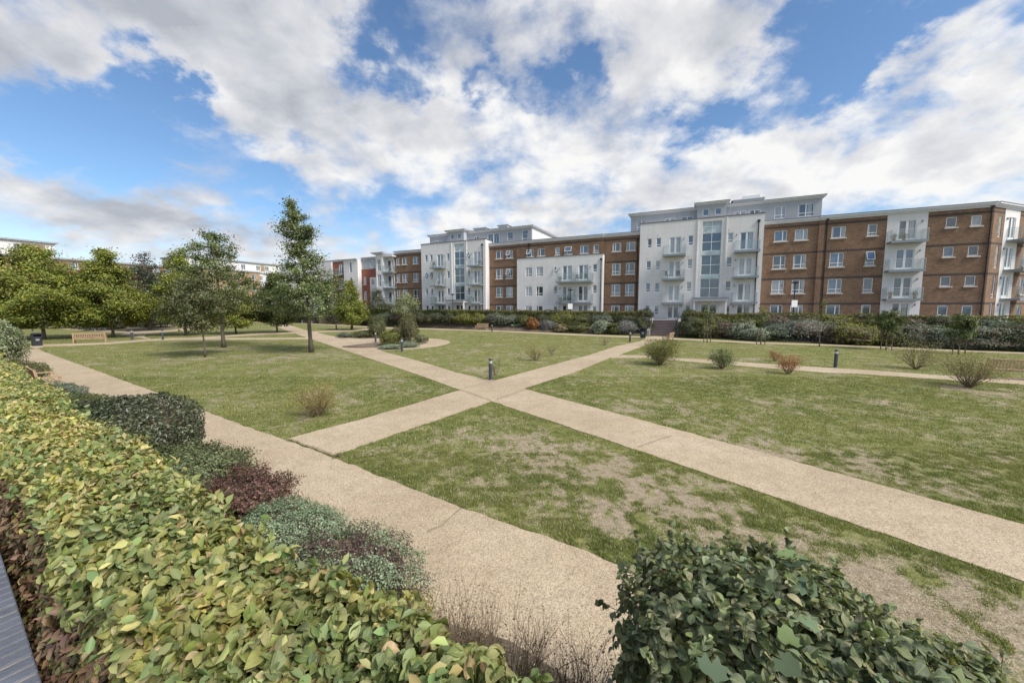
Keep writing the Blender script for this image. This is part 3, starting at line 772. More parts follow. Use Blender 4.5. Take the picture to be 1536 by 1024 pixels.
rC = empty('apartment_block', *UV(0, 54.4), 0, -A, 'tall white fronted apartment block with glazed stair, behind the garden steps', 'apartment block', GR)
frC = stair_block(rC, -7.35, ((-12.26, -7.352), [(-11.11, -9.96), (-9.26, -8.11)]), ((6.302, 11.6), [(7.5, 8.71), (9.46, 10.65)]), 13.98)
def penthouse(fr, x0, x1, y0, y1, z1, bx0, bx1, wins, sidewhite=False):
    ops = []
    for a, b, za, zb, kd in wins: ops.append(window(fr, a, b, za, zb, kd, y0, pane=wr.choice(['p_curt', 'p_half', 'p_blue'])))
    fr.put('penthouse_wall', skin(x0, x1, 12.9, z1, y0, ops, .25).mesh('penthouse_wall', M['grey']))
    body(fr, x0+.003, x1-.003, y0+.25, y1, 12.9, z1-.01, 'white' if sidewhite else 'grey', 'penthouse')
    cornice(fr, x0, x1, y0, z1, z1+.36, .34, True, True, 'penthouse_cornice', back=y1-y0)
    bo = []
    yb = -.25
    w = (bx1-bx0); 
    for a in (.2, .62): bo.append(window(fr, bx0+w*a, bx0+w*a+.68, 14.5, 15.3, 'plain', yb, pane='p_blue'))
    fr.put('stair_head', skin(bx0, bx1, 12.9, z1+.28, yb, bo, .2).mesh('stair_head', M['grey']))
    body(fr, bx0+.003, bx1-.003, yb+.2, 3.4, 12.9, z1+.27, 'grey', 'stair_head_body')
    cornice(fr, bx0, bx1, yb, z1+.28, z1+.6, .34, True, True, 'stair_head_cornice', back=3.5)
penthouse(frC, -8.9, 11.95, .9, 9.5, 15.5, -.75, 2.45,
          [(-8.1, -6.95, 13.6, 14.95, 'pair'), (-4.6, -3.3, 13.8, 14.85, 'pair'), (-2.6, -1.2, 13.8, 14.85, 'pair'), (3.4, 4.6, 13.8, 14.9, 'pair'), (4.9, 6.1, 13.8, 14.9, 'pair'), (7.5, 8.6, 13.62, 15.02, 'two'), (9.75, 11.25, 13.62, 15.05, 'pair')])
rp = MB(); rp.box(3.2, 6.3, 1.2, 4, 15.9, 16.25); rp.box(3.0, 6.5, 1.05, 4.2, 16.25, 16.35); rp.box(4.2, 6., 1.5, 3.5, 16.35, 16.75)
frC.put('roof_plant', rp.mesh('roof_plant', M['trim']))
pipe(frC, -7.8, -.07, 1.7, 12.2)

rA = empty('apartment_block', *UV(-37, 54.4), 0, -A, 'white fronted apartment block with glazed stair, left of the lower white one', 'apartment block', GR)
rA_fr = Fr(rA, 37, 0, 0)
class FrO(Fr): pass
_oldFr = Fr
def shifted(root, du):
    f = Fr(root, du, 0, 0); return f
# stair_block builds with absolute u, so hand it a frame shifted back to u = 0
_Fr = Fr
def Fr_A(root, ox=0, oy=0, ang=0): return _Fr(root, 37+ox, oy, ang)
Fr = Fr_A
frA = stair_block(rA, -43.28, ((-50.45, -43.282), [(-49.96, -49.19), (-48.64, -47.5), (-46.12, -44.95)]), ((-30.578, -25.72), [(-29.35, -28.16), (-27.55, -26.4)]), 13.85,
                  tilts=((0, 2), (1, 2), (3, 3), (-28, 3), (-28, 2)))
Fr = _Fr
penthouse(frA, -43.0, -23.6, .9, 18.5, 15.35, -38.5, -35.2,
          [(-42, -40.6, 13.7, 14.7, 'pair'), (-34, -33, 13.7, 14.8, 'pair'), (-31.4, -29.2, 13.35, 15.0, 'door'), (-27.8, -26.8, 13.7, 15.0, 'small'), (-25.2, -24.2, 13.5, 15.1, 'small')], True)
rp = MB(); rp.box(-34.6, -32.3, 2, 5, 15.75, 16.3); rp.box(-34.8, -32.1, 1.8, 5.2, 16.3, 16.4); rp.box(-30.0, -28.3, 2, 4, 15.75, 16.4); rp.box(-30.2, -28.1, 1.8, 4.2, 16.4, 16.5)
frA.put('roof_plant', rp.mesh('roof_plant', M['trim']))
rl = MB(); rl.tube([(-30.4, .15, 14.35), (-24.0, .15, 14.35)], .025, 6)
for k in range(7): rl.tube([(-30.4+6.4*k/6, .15, 13.3), (-30.4+6.4*k/6, .15, 14.35)], .02, 6)
frA.put('terrace_railing', rl.mesh('terrace_railing', M['steel']))

rB = empty('apartment_block', *UV(-19, 54.4), 0, -A, 'brown brick apartment block with a low three storey white front and wide balconies', 'apartment block', GR)
frB = Fr(rB, 19, 0, 0); Yb = -.18
o2 = []
for i, (xa, xb, kd) in enumerate(((-23.99, -22.83, 'topwin'), (-22.16, -21.01, 'topl'), (-19.37, -18.7, 'small'), (-17.94, -16.86, 'topl'), (-15.6, -14.46, 'topl'), (-13.7, -13.03, 'small'))):
    o2.append(window(frB, xa, xb, 10.84, 11.95, kd, Yb, sill=True, tilt=i in (0, 3), pane='p_blue' if i in (3, 4) else None))
frB.put('brick_wall', skin(-25.7, -12.28, 1.5, 12.85, Yb, o2, .25).mesh('brick_wall', M['brick']))
body(frB, -25.697, -12.283, Yb+.25, 11, 1.5, 12.84, 'brick', 'rear_wall'); cornice(frB, -25.7, -12.28, Yb, 12.85, 13.3)
ops = []; Y = -1.2
for f, (za, zb) in enumerate(((2.3, 3.45), (4.87, 6.3), (7.76, 9.15))):
    kd = ('topl', 'twol', 'twol')[f]
    ops.append(window(frB, -23.66, -22.6, za, zb, kd, Y, pane='p_curt')); ops.append(window(frB, -21.95, -20.86, za, zb, kd, Y, pane=('p_half', 'p_dark', 'p_curt')[f]))
    vent(frB, -22.8, zb+.3, Y); vent(frB, -21., zb+.3, Y)
for f, (za, zb) in enumerate(((2.3, 3.4), (5.2, 6.3), (8.1, 9.15))):
    ops.append(window(frB, -19.2, -18.62, za, zb, 'small', Y, tilt=f == 2)); ops.append(window(frB, -13.5, -12.9, za, zb, 'small', Y))
for f, (za, zb) in enumerate(((1.74, 3.5), (4.05, 6.2), (6.98, 9.12))):
    ops.append(window(frB, -17.93, -16.45, za, zb, 'door', Y, pane='p_half')); ops.append(window(frB, -15.55, -14.1, za, zb, 'door', Y, pane=('p_curt', 'p_dark', 'p_half')[f]))
    wlamp(frB, -18.25, zb-.4, Y); wlamp(frB, -13.8, zb-.4, Y)
    if f: balcony(frB, -18.45, -13.4, za-.12, Y, 1.25, True)
frB.put('white_front', skin(-25.1, -12.15, 1.5, 10.48, Y, ops, .3).mesh('white_front', M['white']))
body(frB, -25.097, -12.153, Y+.3, Yb-.002, 1.5, 10.46, 'white', 'front_body')
frB.put('parapet_coping', MB().box(-25.16, -12.09, Y-.06, Yb-.004, 10.48, 10.58).mesh('parapet_coping', M['flash']))
pipe(frB, -12.35, Y-.07, 1.7, 9.7)
pipe(frB, -23.6, Yb-.07, 10.6, 12.6)

# right-hand brick block with 45 degree corner
rD = empty('apartment_block', *UV(18, 54.4), 0, -A, 'brown brick apartment block with angled corner at the right end of the terrace', 'apartment block', GR)
fr = Fr(rD, -18, 0, 0); o2 = []
for (xa, xb) in ((12.78, 14.0),):
    for f, (za, zb, kd) in enumerate(FLB): o2.append(window(fr, xa, xb, za, zb, kd, 0, sill=True))
for f, (za, zb, kd) in enumerate(FLB): o2.append(window(fr, 15.83, 16.62, za, zb, 'small' if f in (1, 2, 3) else 'plain', 0, sill=True, tilt=f == 2))
for (xa, xb) in ((21.85, 22.62), (23.62, 24.36)):
    for f, z in enumerate((2.45, 5.37, 8.3, 11.2)): o2.append(window(fr, xa, xb, z, z+.98, 'plain', 0, sill=True, pane=wr.choice(['p_blue', 'p_dark', 'p_curt', 'p_blue'])))
fr.put('brick_wall', skin(12.1, 17.37, 1.5, 12.85, 0, [o for o in o2 if o[1] < 17.4], .25).mesh('brick_wall', M['brick']))
fr.put('brick_wall', skin(20.5, 25.15, 1.5, 12.85, 0, [o for o in o2 if o[0] > 20], .25).mesh('brick_wall', M['brick']))
fr.put('brick_pier', MB().box(11.602, 12.1, -.16, .3, 1.5, 12.85).mesh('brick_pier', M['brick']))
o3 = []
for f, (za, zb) in enumerate(((1.74, 3.7), (4.25, 6.35), (7.2, 9.25), (10.15, 12.2))):
    o3.append(window(fr, 18.25, 19.72, za, zb, 'door', -.02, pane=('p_half', 'p_dark', 'p_blue', 'p_half')[f])); wlamp(fr, 20.1, zb-.3, -.02)
    if f: balcony(fr, 17.45, 20.25, za-.12, -.02, 1.15)
fr.put('white_strip', skin(17.37, 20.5, 1.5, 12.85, -.02, o3, .27).mesh('white_strip', M['white']))
body(fr, 11.61, 25.1, .25, 11, 1.5, 12.84, 'brick', 'rear_wall'); cornice(fr, 11.602, 25.15, 0, 12.85, 13.32, .35)
pipe(fr, 12.35, -.07, 1.7, 12.9); pipe(fr, 24.95, -.07, 1.7, 12.9)
fw = Fr(rD, 25.15-18, 0, PI/4); ow = []
for f, (za, zb) in enumerate(((1.9, 3.6), (4.2, 6.4), (7.1, 9.25), (10.08, 12.15))):
    ow.append(window(fw, 1.0, 1.5, za, zb, 'small' if f < 2 else 'plain', 0, pane='p_pale' if f > 1 else 'p_half'))
    ow.append(window(fw, 6.2, 7.1, za+.4, zb-.2, 'plain', 0, sill=True, pane='p_blue'))
fw.put('brick_wall', skin(0, 1.95, 1.5, 12.84, 0, [o for o in ow if o[0] < 2], .25).mesh('brick_wall', M['brick']))
fw.put('brick_wall', skin(4.75, 14, 1.5, 12.84, 0, [o for o in ow if o[0] > 2], .25).mesh('brick_wall', M['brick']))
o3 = []
for f, (za, zb) in enumerate(((1.74, 3.7), (4.25, 6.35), (7.1, 9.2), (10.0, 12.1))):
    o3.append(window(fw, 2.75, 4.05, za, zb, 'door', -.02, pane='p_half')); wlamp(fw, 2.3, zb-.3, -.02)
    if f: balcony(fw, 2.6, 6.1, za-.12, -.02, 1.3)
fw.put('white_strip', skin(1.95, 4.75, 1.5, 12.84, -.02, o3, .27).mesh('white_strip', M['white']))
body(fw, .3, 14, .25, 9, 1.5, 12.82, 'brick', 'rear_wall'); cornice(fw, 0, 14, 0, 12.852, 13.325, .35)

# far block: stair bay, red brick and white piers
rE = empty('apartment_block', *UV(-60, 54.4), 0, -A, 'distant white, red and grey apartment block seen past the tall oak', 'apartment block', GR)
fr = Fr(rE, 60, 0, 0)
o2 = []
for f, (za, zb) in enumerate(((1.74, 3.5), (4.0, 6.0), (6.9, 9.0), (9.7, 11.8))):
    o2.append(window(fr, -52.0, -51.2, za, zb, 'plain', -.1, pane='p_dark', name='balcony_door')); o2.append(window(fr, -50.95, -50.55, za+.4, zb, 'plain', -.1, pane='p_dark'))
    if f: balcony(fr, -52.1, -49.9, za-.12, -.1, 1.2)
fr.put('balcony_bay', skin(-52.1, -50.45, 1.5, 12.3, -.1, o2, .25).mesh('balcony_bay', M['white']))
fr.put('roof_overhang', MB().box(-52.1, -49.9, -1.2, 4, 12.3, 12.5).mesh('roof_overhang', M['trim']))
o2 = []
for za, zb in ((1.8, 3.6), (4.1, 6.3), (7., 9.2), (9.8, 11.9)): o2.append(window(fr, -53.5, -52.6, za, zb, 'stair', -1.2, pane='p_half'))
fr.put('stair_bay', skin(-53.8, -52.1, 1.5, 12.75, -1.2, o2, .3).mesh('stair_bay', M['white'])); body(fr, -53.797, -52.103, -.9, 5, 1.5, 12.74, 'white', 'stair_bay_side')
cornice(fr, -53.8, -52.1, -1.2, 12.75, 13.1, .6, True, True, 'stair_bay_roof', back=6)
o2 = []
for f, (za, zb) in enumerate(((2.2, 3.5), (4.7, 6.3), (7.6, 9.1))):
    o2.append(window(fr, -58.9, -58.2, za, zb, 'plain', .6, sill=True, pane='p_curt'))
fr.put('red_wall', skin(-59.4, -57.2, 1.5, 10.5, .6, o2, .25).mesh('red_wall', M['redbrick'])); fr.put('red_wall', MB().box(-57.2, -54.1, .6, .85, 8.9, 10.5).mesh('red_wall', M['redbrick']))
fr.put('red_wall', MB().box(-54.1, -53.8, .6, .85, 1.5, 10.5).mesh('red_wall', M['redbrick']))
o2 = []
for f, (za, zb) in enumerate(((2.2, 3.5), (4.7, 6.3), (7.4, 8.7))):
    o2.append(window(fr, -56.9, -56.0, za, zb, 'plain', .55, pane='p_curt')); o2.append(window(fr, -55.3, -54.4, za, zb, 'plain', .55, pane='p_half'))
fr.put('white_panel', skin(-57.2, -54.1, 1.5, 8.9, .55, o2, .3).mesh('white_panel', M['white']))
o2 = [window(fr, -57.2, -56.2, 10.75, 12.1, 'plain', .8, pane='p_curt'), window(fr, -55.2, -54.2, 10.75, 12.1, 'plain', .8, pane='p_curt')]
fr.put('grey_storey', skin(-59.4, -53.8, 10.5, 12.5, .8, o2, .25).mesh('grey_storey', M['grey'])); body(fr, -59.4, -50.46, 1.05, 11, 1.5, 12.49, 'grey', 'rear_wall'); cornice(fr, -59.4, -53.8, .8, 12.5, 12.75, .3)
o2 = [window(fr, -61.6, -61.0, za, zb, 'plain', -.3, pane='p_dark') for za, zb in ((1.9, 3.6), (4., 6.), (7., 9.), (9.9, 11.9))]
fr.put('white_pier', skin(-63.2, -59.4, 1.5, 12.2, -.3, o2, .3).mesh('white_pier', M['white'])); body(fr, -63.19, -59.41, 0, 8, 1.5, 12.18, 'white', 'pier_side'); cornice(fr, -63.2, -59.4, -.3, 12.2, 12.5, .3, True)
o2 = []
for za, zb in ((1.9, 3.8), (4.2, 6.2), (7., 9.), (9.8, 11.8)): o2.append(window(fr, -65.6, -64.4, za, zb, 'door', .6, pane='p_dark')); balcony(fr, -67, -63.9, za-.12, .6, 1.5) if za > 4 else None
fr.put('red_wall', skin(-67.4, -63.2, 1.5, 12.1, .6, o2, .25).mesh('red_wall', M['redbrick']))
fr.put('white_wing', MB().box(-84, -67.4, .3, 9, 1.5, 12.3).mesh('white_wing', M['white'])); cornice(fr, -84, -63.2, .9, 12.3, 12.7, .4)

# blocks along the left side of the garden
def side_block(root, fr, v0, v1, y, ztop, mat, rowmats, trees=False):
    o2 = []; v = v0+1.5; k = 0
    while v+1.2 < v1-.8:
        for za, zb, kd in FLB: o2.append(window(fr, v, v+1.15, za, zb, kd, y, sill=True))
        v += 2.3 if k % 2 == 0 else 4.2; k += 1
    fr.put('brick_wall', skin(v0, v1, 0, ztop, y, o2, .25).mesh('brick_wall', M[mat])); body(fr, v0+.003, v1-.003, y+.25, y+11, 0, ztop-.01, mat, 'rear_wall')
    cornice(fr, v0, v1, y, ztop, ztop+.4, .35, True, True)
rL = empty('apartment_block', *UV(-112, 24), 0, PI/2-A, 'buff brick and white apartment block beyond the trees at the left edge', 'apartment block', GR)
fr = Fr(rL, -24, 0, 0)
side_block(rL, fr, 0., 22.2, 0, 12.75, 'buffbrick', None); side_block(rL, fr, 23., 48.5, 1.2, 12.45, 'brick', None)
o2 = [window(fr, 24.3, 25.2, 13.6, 14.9, 'pair', 2, pane='p_half'), window(fr, 26.2, 27.4, 13.6, 14.9, 'pair', 2, pane='p_half')]
fr.put('penthouse_wall', skin(2, 29.4, 12.8, 15.35, 2, o2, .25).mesh('penthouse_wall', M['white'])); body(fr, 2.01, 29.39, 2.25, 12, 12.8, 15.34, 'white', 'penthouse')
fr.put('brick_panel', MB().box(25.3, 28.2, 1.985, 2.1, 13.4, 15.1).mesh('brick_panel', M['buffbrick']))
cornice(fr, 2, 29.4, 2, 15.35, 15.75, .5, True, True, 'penthouse_cornice', back=10)
rM = empty('apartment_block', *UV(-112, 60), 0, PI/2-A, 'white topped buff brick apartment block seen between the oaks', 'apartment block', GR)
fr = Fr(rM, -60, 0, 0)
side_block(rM, fr, 50.5, 67.2, 0, 12.7, 'buffbrick', None)
o2 = []
for v in (68.2, 70.2, 73, 77):
    for za, zb, kd in FLB: o2.append(window(fr, v, v+1.1, za, zb, kd, 2.2))
fr.put('white_wall', skin(67.2, 84, 0, 12.7, 2.2, o2, .25).mesh('white_wall', M['white'])); body(fr, 67.21, 84, 2.45, 11, 0, 12.69, 'white', 'white_body'); cornice(fr, 67.25, 84, 2.2, 12.72, 13.08, .3)
for z in (4.1, 7., 9.9): balcony(fr, 69.8, 72.5, z, 2.2, 1.6)
o2 = [window(fr, v, v+1.1, 13.5, 14.9, 'pair', 2, pane='p_dark') for v in (52., 54., 63.5, 67.5, 70.)]
fr.put('penthouse_wall', skin(50.6, 84, 12.8, 15.4, 2, o2, .25).mesh('penthouse_wall', M['white'])); body(fr, 50.61, 84, 2.25, 13, 12.8, 15.39, 'white', 'penthouse')
cornice(fr, 50.6, 84, 2, 15.4, 15.8, .5, True, True, 'penthouse_cornice', back=11)
fr.put('roof_plant', MB().box(60, 64, 5, 8, 15.8, 17.2).mesh('roof_plant', M['trim']))
fr.put('brick_panel', MB().box(68.7, 69.9, 1.985, 2.1, 13.4, 15.1).mesh('brick_panel', M['buffbrick']))

# things on the balconies
def chair_proto():
    r = empty('patio_chair', 0, 0, 0, 0, 'dark patio chair on a balcony', 'chair')
    MB().box(-.23, .23, -.23, .23, .40, .45).build('seat', M['fabric'], r)
    b = MB(); b.box(-.23, .23, .20, .24, .45, .95); b.build('backrest', M['fabric'], r)
    for sx in (-.21, .21):
        for sy in (-.2, .2): MB().tube([(sx, sy, 0), (sx, sy, .4)], .018, 6).build('leg', M['dark'], r)
    return r
def pot_proto(seed=1, col=((.06, .09, .02), (.1, .12, .04))):
    r = empty('potted_plant', 0, 0, 0, 0, 'potted plant on a balcony', 'plant pot')
    MB().lathe([(.10, 0), (.15, .28), (.16, .3)], 10).build('pot', M['terracotta'], r)
    g = np.random.default_rng(seed); n = 160; P = g.normal(size=(n, 3))*np.array([.14, .14, .17])+np.array([0, 0, .52])
    v, f, c, _ = scatter(P, g.normal(size=(n, 3)), .11, T_DIAM, pick(col, n, g)); link('foliage', np_mesh('foliage', v, f, M['leaf'], c), r)
    return r
chP, poP = chair_proto(), pot_proto(); first = {'c': True, 'p': True}
def on_balcony(kind, u, v, z, rz, label, group):
    pr = chP if kind == 'c' else poP
    o = pr if first[kind] else copy_tree(pr)
    first[kind] = False
    X, Y = UV(u, v); o.location = (X, Y, z); o.rotation_euler = (0, 0, rz); o['label'] = label; o['group'] = group
BY = 53.2-.7
for u, z, w, lb in ((-4.0+.2, 6.83, .6, 'second floor balcony of the tall white front, left side'), (-2.5, 6.83, 2.4, 'second floor balcony of the tall white front, right side'),
                 (-40.0, 9.78, .5, 'top left balcony of the white block'), (-15.4, 6.86, .4, 'upper wide balcony, nearest its screen'), (-14.2, 6.86, 2.6, 'upper wide balcony, at its right end'),
                 (-16.6, 3.93, 1., 'lower wide balcony, beside its screen'), (-39.6, 3.84, .8, 'lowest left balcony of the white block'), (-32.2, 3.84, 2., 'lowest right balcony of the white block')):
    on_balcony('c', u, BY, z+.003, w, 'dark patio chair on the '+lb, 'chairs on the balconies')
for u, v, z, lb in ((17.8, 53.75, 10.04, 'top balcony of the white strip, left of a pair'), (18.6, 53.75, 10.04, 'top balcony of the white strip, right of a pair'), (17.9, 53.75, 4.14, 'lowest balcony of the white strip, left end'),
                 (19.8, 53.75, 4.14, 'lowest balcony of the white strip, right end'), (-18., BY, 6.87, 'upper wide balcony, at its left end'), (-17.9, BY, 3.94, 'lower wide balcony, at its left end'),
                 (-31.3, BY, 9.79, 'top right balcony of the white block'), (-50.6, 53.5, 9.6, 'top balcony beside the far drainpipe'), (-39.2, BY, 6.84, 'middle left balcony of the white block')):
    on_balcony('p', u, v, z+.003, u, 'potted green plant on the '+lb, 'potted plants on the balconies')

# ---------------------------------------------------------------- garden steps, walls, lamps
def steps(u0, u1, v0, v1, n, label, extra_rz=0.):
    X, Y = UV((u0+u1)/2, v0); r = empty('garden_steps', X, Y, 0, -A, label, 'steps')
    w = (u1-u0)/2-.3; d = (v1-v0)/n; h = 1.66/n
    s = MB()
    for k in range(n): s.box(-w, w, k*d, (k+1)*d+.002*(k < n-1) if False else (k+1)*d, 0, (k+1)*h)
    s.build('flight', M['stepm'], r)
    t = MB()
    for k in range(n): t.box(-w, w, k*d-.035, k*d+.10, (k+1)*h+.001, (k+1)*h+.025)
    t.build('nosing', M['concrete'], r)
    for sx in (-1, 1):
        q = MB(); xa, xb = sorted((sx*w, sx*(w+.3)))
        q.v += [(xa, -.35, 0), (xb, -.35, 0), (xb, v1-v0, 0), (xa, v1-v0, 0), (xa, -.35, .62), (xb, -.35, .62), (xb, v1-v0, 1.95), (xa, v1-v0, 1.95)]
        q.f += [(0, 3, 2, 1), (4, 5, 6, 7), (0, 1, 5, 4), (1, 2, 6, 5), (2, 3, 7, 6), (3, 0, 4, 7)]; q.mi += [0]*6
        q.build('flank_wall', M['concrete'], r)
        hr = MB(); x = sx*(w+.05)
        hr.tube([(x, -.25, 1.05), (x, .1, 1.2), (x, v1-v0-.1, 2.6), (x, v1-v0+.5, 2.65)], .035, 8)
        for yy in (-.2, (v1-v0)*.5, v1-v0-.1): zz = .62+1.33*(yy+.35)/(v1-v0+.35); hr.tube([(x, yy, zz-.05), (x, yy, zz+.55)], .028, 6)
        hr.build('handrail', M['dark'], r)
    return r
steps(-5.35, -1.95, 46.6, 50.15, 10, 'dark garden steps with flank walls and black handrails between the beds')
steps(-71.5, -68.3, 50.8, 54.0, 10, 'distant flight of grey steps at the far end of the diagonal path')

# far brick wall with piers
P0 = G(300, 482.6); P1 = G(404, 482.4); L = math.dist(P0, P1); rz = math.atan2(P1[1]-P0[1], P1[0]-P0[0])
w = empty('brick_wall', *P0, 0, rz, 'long low brown brick garden wall with piers behind the oaks', 'wall')
MB().box(-12, L, 0, .3, 0, 1.65).build('wall_body', M['buffbrick'], w); MB().box(-12.05, L+.05, -.05, .35, 1.65, 1.74).build('coping', M['concrete'], w)
for k in range(9): MB().box(-10+k*(L+9)/8, -10+k*(L+9)/8+.35, -.06, -.002, 0, 1.648).build('pier', M['stepm'], w)

# terrace wall with blue-brick coping (bottom left corner)
w = empty('garden_wall', *SN(0, 0), 0, math.atan2(DY, DX), 'low wall topped with dark blue coping bricks at the bottom left', 'wall')
MB().box(-4, 46, -.125, .275 if False else .12, 1.0, 1.70).build('wall_body', M['slate'], w)
w.scale = (1, -1, 1) if False else (1, 1, 1)
cp = MB(); mo = MB()
s = -3.
gg = random.Random(4)
while s < 30:
    j = gg.uniform(-.002, .002)
    cp.box(s+.005, s+.068, -.152, .40, 1.71, 1.80+j); s += .0745
cob = cp.build('coping', M['slate'], w)
bv_ = cob.modifiers.new('edge', 'BEVEL'); bv_.width = .006; bv_.segments = 2
MB().box(-3, 30, -.146, .39, 1.702, 1.792).build('mortar_joint', M['mortar'], w)

def street_lamp(u, v, h, label, sign=False, zb=1.7):
    X, Y = UV(u, v); r = empty('street_lamp', X, Y, zb, 0, label, 'street lamp', 'street lamps in front of the flats')
    MB().tube([(0, 0, 0), (0, 0, 1.2), (0, 0, 1.2), (0, 0, h)], [.085, .085, .06, .045], 10).build('post', M['dark'], r)
    MB().lathe([(.06, h-.02), (.10, h+.05), (.36, h+.10), (.38, h+.16), (.22, h+.22), (.04, h+.26)], 16).build('lamp_head', M['dark'], r)
    if sign: MB().box(-.32, .32, -.10, -.07, h-2.5, h-1.75).build('sign_plate', M['sign'], r)
    return r
def planeuv(x, y, perp):
    r = ray(x, y); t = perp/(SA*r[0]+CA*r[1]); return toUV(r[0]*t, r[1]*t)[0], EYE+r[2]*t
for px, py, lb, sg in ((1193, 423, 'black street lamp with white sign in front of the brick wing', True), (855.5, 434, 'black street lamp in front of the low white building, with small sign', True), (679, 441, 'black street lamp beside the entrance canopy of the left white building', False)):
    u, z = planeuv(px, py, 51.2); street_lamp(u, 51.2, z-1.7-.2, lb, sg)

# ---------------------------------------------------------------- garden furniture
def bollard_proto():
    r = empty('bollard', 0, 0, 0, 0, 'x', 'bollard')
    b = MB().lathe([(.085, 0), (.085, .76)], 24); b.build('post', M['boll'], r)
    MB().lathe([(.07, .76), (.07, .88)], 20).build('lamp_lens', M['lens'], r)
    l = MB()
    for z in (.785, .825, .865): l.lathe([(.079, z), (.079, z+.012)], 20)
    l.build('louvre', M['steel'], r)
    MB().lathe([(.085, .88), (.085, .955), (.07, .975), (.01, .98)], 24).build('cap', M['boll'], r)
    MB().lathe([(.12, 0), (.12, .015)], 20).build('base_plate', M['concrete'], r)
    return r
bp = bollard_proto()
BOL = [(736, 570, 'dark lamp bollard at the main path crossing'), (603, 527.6, 'grey lamp bollard in front of the round bed'), (563.5, 513.5, 'grey lamp bollard behind the first, between the two beds'),
       (945, 513, 'pale lamp bollard beside the path to the steps'), (1253, 551, 'black lamp bollard on the lawn by the narrow path at right'), (738, 497.5, 'small dark bollard next to the bench by the far path'),
       (504.5, 494.8, 'far bollard on the strip lawn, right of the tall oak'), (529, 495, 'far bollard in front of the yellowing hornbeam trunk'), (198.5, 509.5, 'lamp bollard left of the curved path mouth'), (244.5, 509.8, 'lamp bollard right of the curved path mouth'),
       (49, 497, 'far left bollard behind the litter bin')]
for i, (x, y, lb) in enumerate(BOL):
    o = bp if i == 0 else copy_tree(bp); o['label'] = lb; o['group'] = 'lamp bollards along the paths'
    X, Y = G(x, y); o.location = (X, Y, .01); o.rotation_euler = (0, 0, i*.7)

def bench_proto(L=1.8):
    r = empty('garden_bench', 0, 0, 0, 0, 'x', 'bench'); w = L/2       # front faces -y
    s = MB()
    for k in range(6): s.box(-w+.03, w-.03, -.27+k*.085, -.21+k*.085, .42, .445)
    s.box(-w, w, -.30, -.27, .36, .43); s.box(-w, w, .19, .22, .36, .43); s.build('seat', M['wood'], r)
    b = MB(); rt = Matrix.Rotation(-R(10), 3, 'X'); c0 = (0, .24, .45)
    b.box(-w+.05, w-.05, .225, .265, .84, .93, (c0, rt)); b.box(-w+.05, w-.05, .225, .265, .50, .56, (c0, rt))
    n = int(L/.10)
    for k in range(n): x = -w+.10+(L-.2)*k/(n-1); b.box(x-.026, x+.026, .235, .253, .56, .84, (c0, rt))
    b.build('backrest', M['wood'], r)
    for sx in (-1, 1):
        x = sx*(w-.035)
        MB().box(x-.033, x+.033, -.30, -.23, 0, .62).build('leg', M['wood'], r)
        l = MB(); l.box(x-.033, x+.033, .20, .27, 0, .50); l.box(x-.033, x+.033, .205, .275, .48, .96, (c0, rt)); l.build('leg', M['wood'], r)
        MB().box(x-.045, x+.045, -.34, .24, .622, .655).build('armrest', M['wood'], r)
        MB().box(x-.02, x+.02, -.23, .20, .14, .19).build('stretcher', M['wood'], r)
    return r
bn = bench_proto()
def vang(x, y): return math.atan2(y, x)
BEN = [(136, 514.5, R(218), 1.15, 'long pale wooden bench seen from behind, facing the west lawn path'),
       (1519, 569, -A+PI, 1.12, 'wooden bench cut by the right edge of the picture'),
       (722.5, 495.0, -A, 1., 'brown bench in front of the shrubs on the far path'),
       (1002, 514, -A-PI/2-.15, 1., 'wooden bench side on, at the foot of the garden steps'),
       (265, 486, -A, 1.4, 'distant brown bench behind the trees by the brick wall')]
for i, (x, y, rz, sc_, lb) in enumerate(BEN):
    o = bn if i == 0 else copy_tree(bn); o['label'] = lb; o['group'] = 'wooden garden benches'
    X, Y = G(x, y); o.location = (X, Y, .02); o.rotation_euler = (0, 0, rz); o.scale = (sc_, 1, 1)
o = copy_tree(bn); X, Y = SN(23.4, 2.45); X, Y = SN(22.6, 2.35); o.location = (X, Y, .10); o.rotation_euler = (0, 0, math.atan2(DY, DX)); o.scale = (1, 1, 1)
o['label'] = 'wooden bench with armrests tucked between hedge and wide path at left'; o['group'] = 'wooden garden benches'

def bin_at(x, y, label, rz):
    X, Y = G(x, y); r = empty('litter_bin', X, Y, .01, rz, label, 'litter bin', 'black litter bins')
    b = MB(); b.box(-.26, .26, -.24, .24, .05, .80); o = b.build('bin_body', M['dark'], r); mo_ = o.modifiers.new('edge', 'BEVEL'); mo_.width = .03; mo_.segments = 3
    h = MB(); h.prism([(-.29, -.27), (.29, -.27), (.29, .27), (-.29, .27)], .98, 1.03); h.box(-.28, -.22, -.25, .25, .80, .98); h.box(.22, .28, -.25, .25, .80, .98); h.box(-.22, .22, .20, .25, .80, .98)
    h.prism([(-.22, -.22), (.22, -.22), (.22, .22), (-.22, .22)], 1.03, 1.10); h.build('hood', M['dark'], r)
    MB().box(-.10, .10, -.243, -.24, .45, .62).build('badge', M['sign'] if False else M['steel'], r)
    MB().box(-.22, .22, -.2, .2, 0, .05).build('base', M['concrete'], r)
bin_at(56, 519, 'black hooded litter bin at the far left path corner', -A+PI*.5); bin_at(964.5, 507, 'black litter bin left of the garden steps', -A)

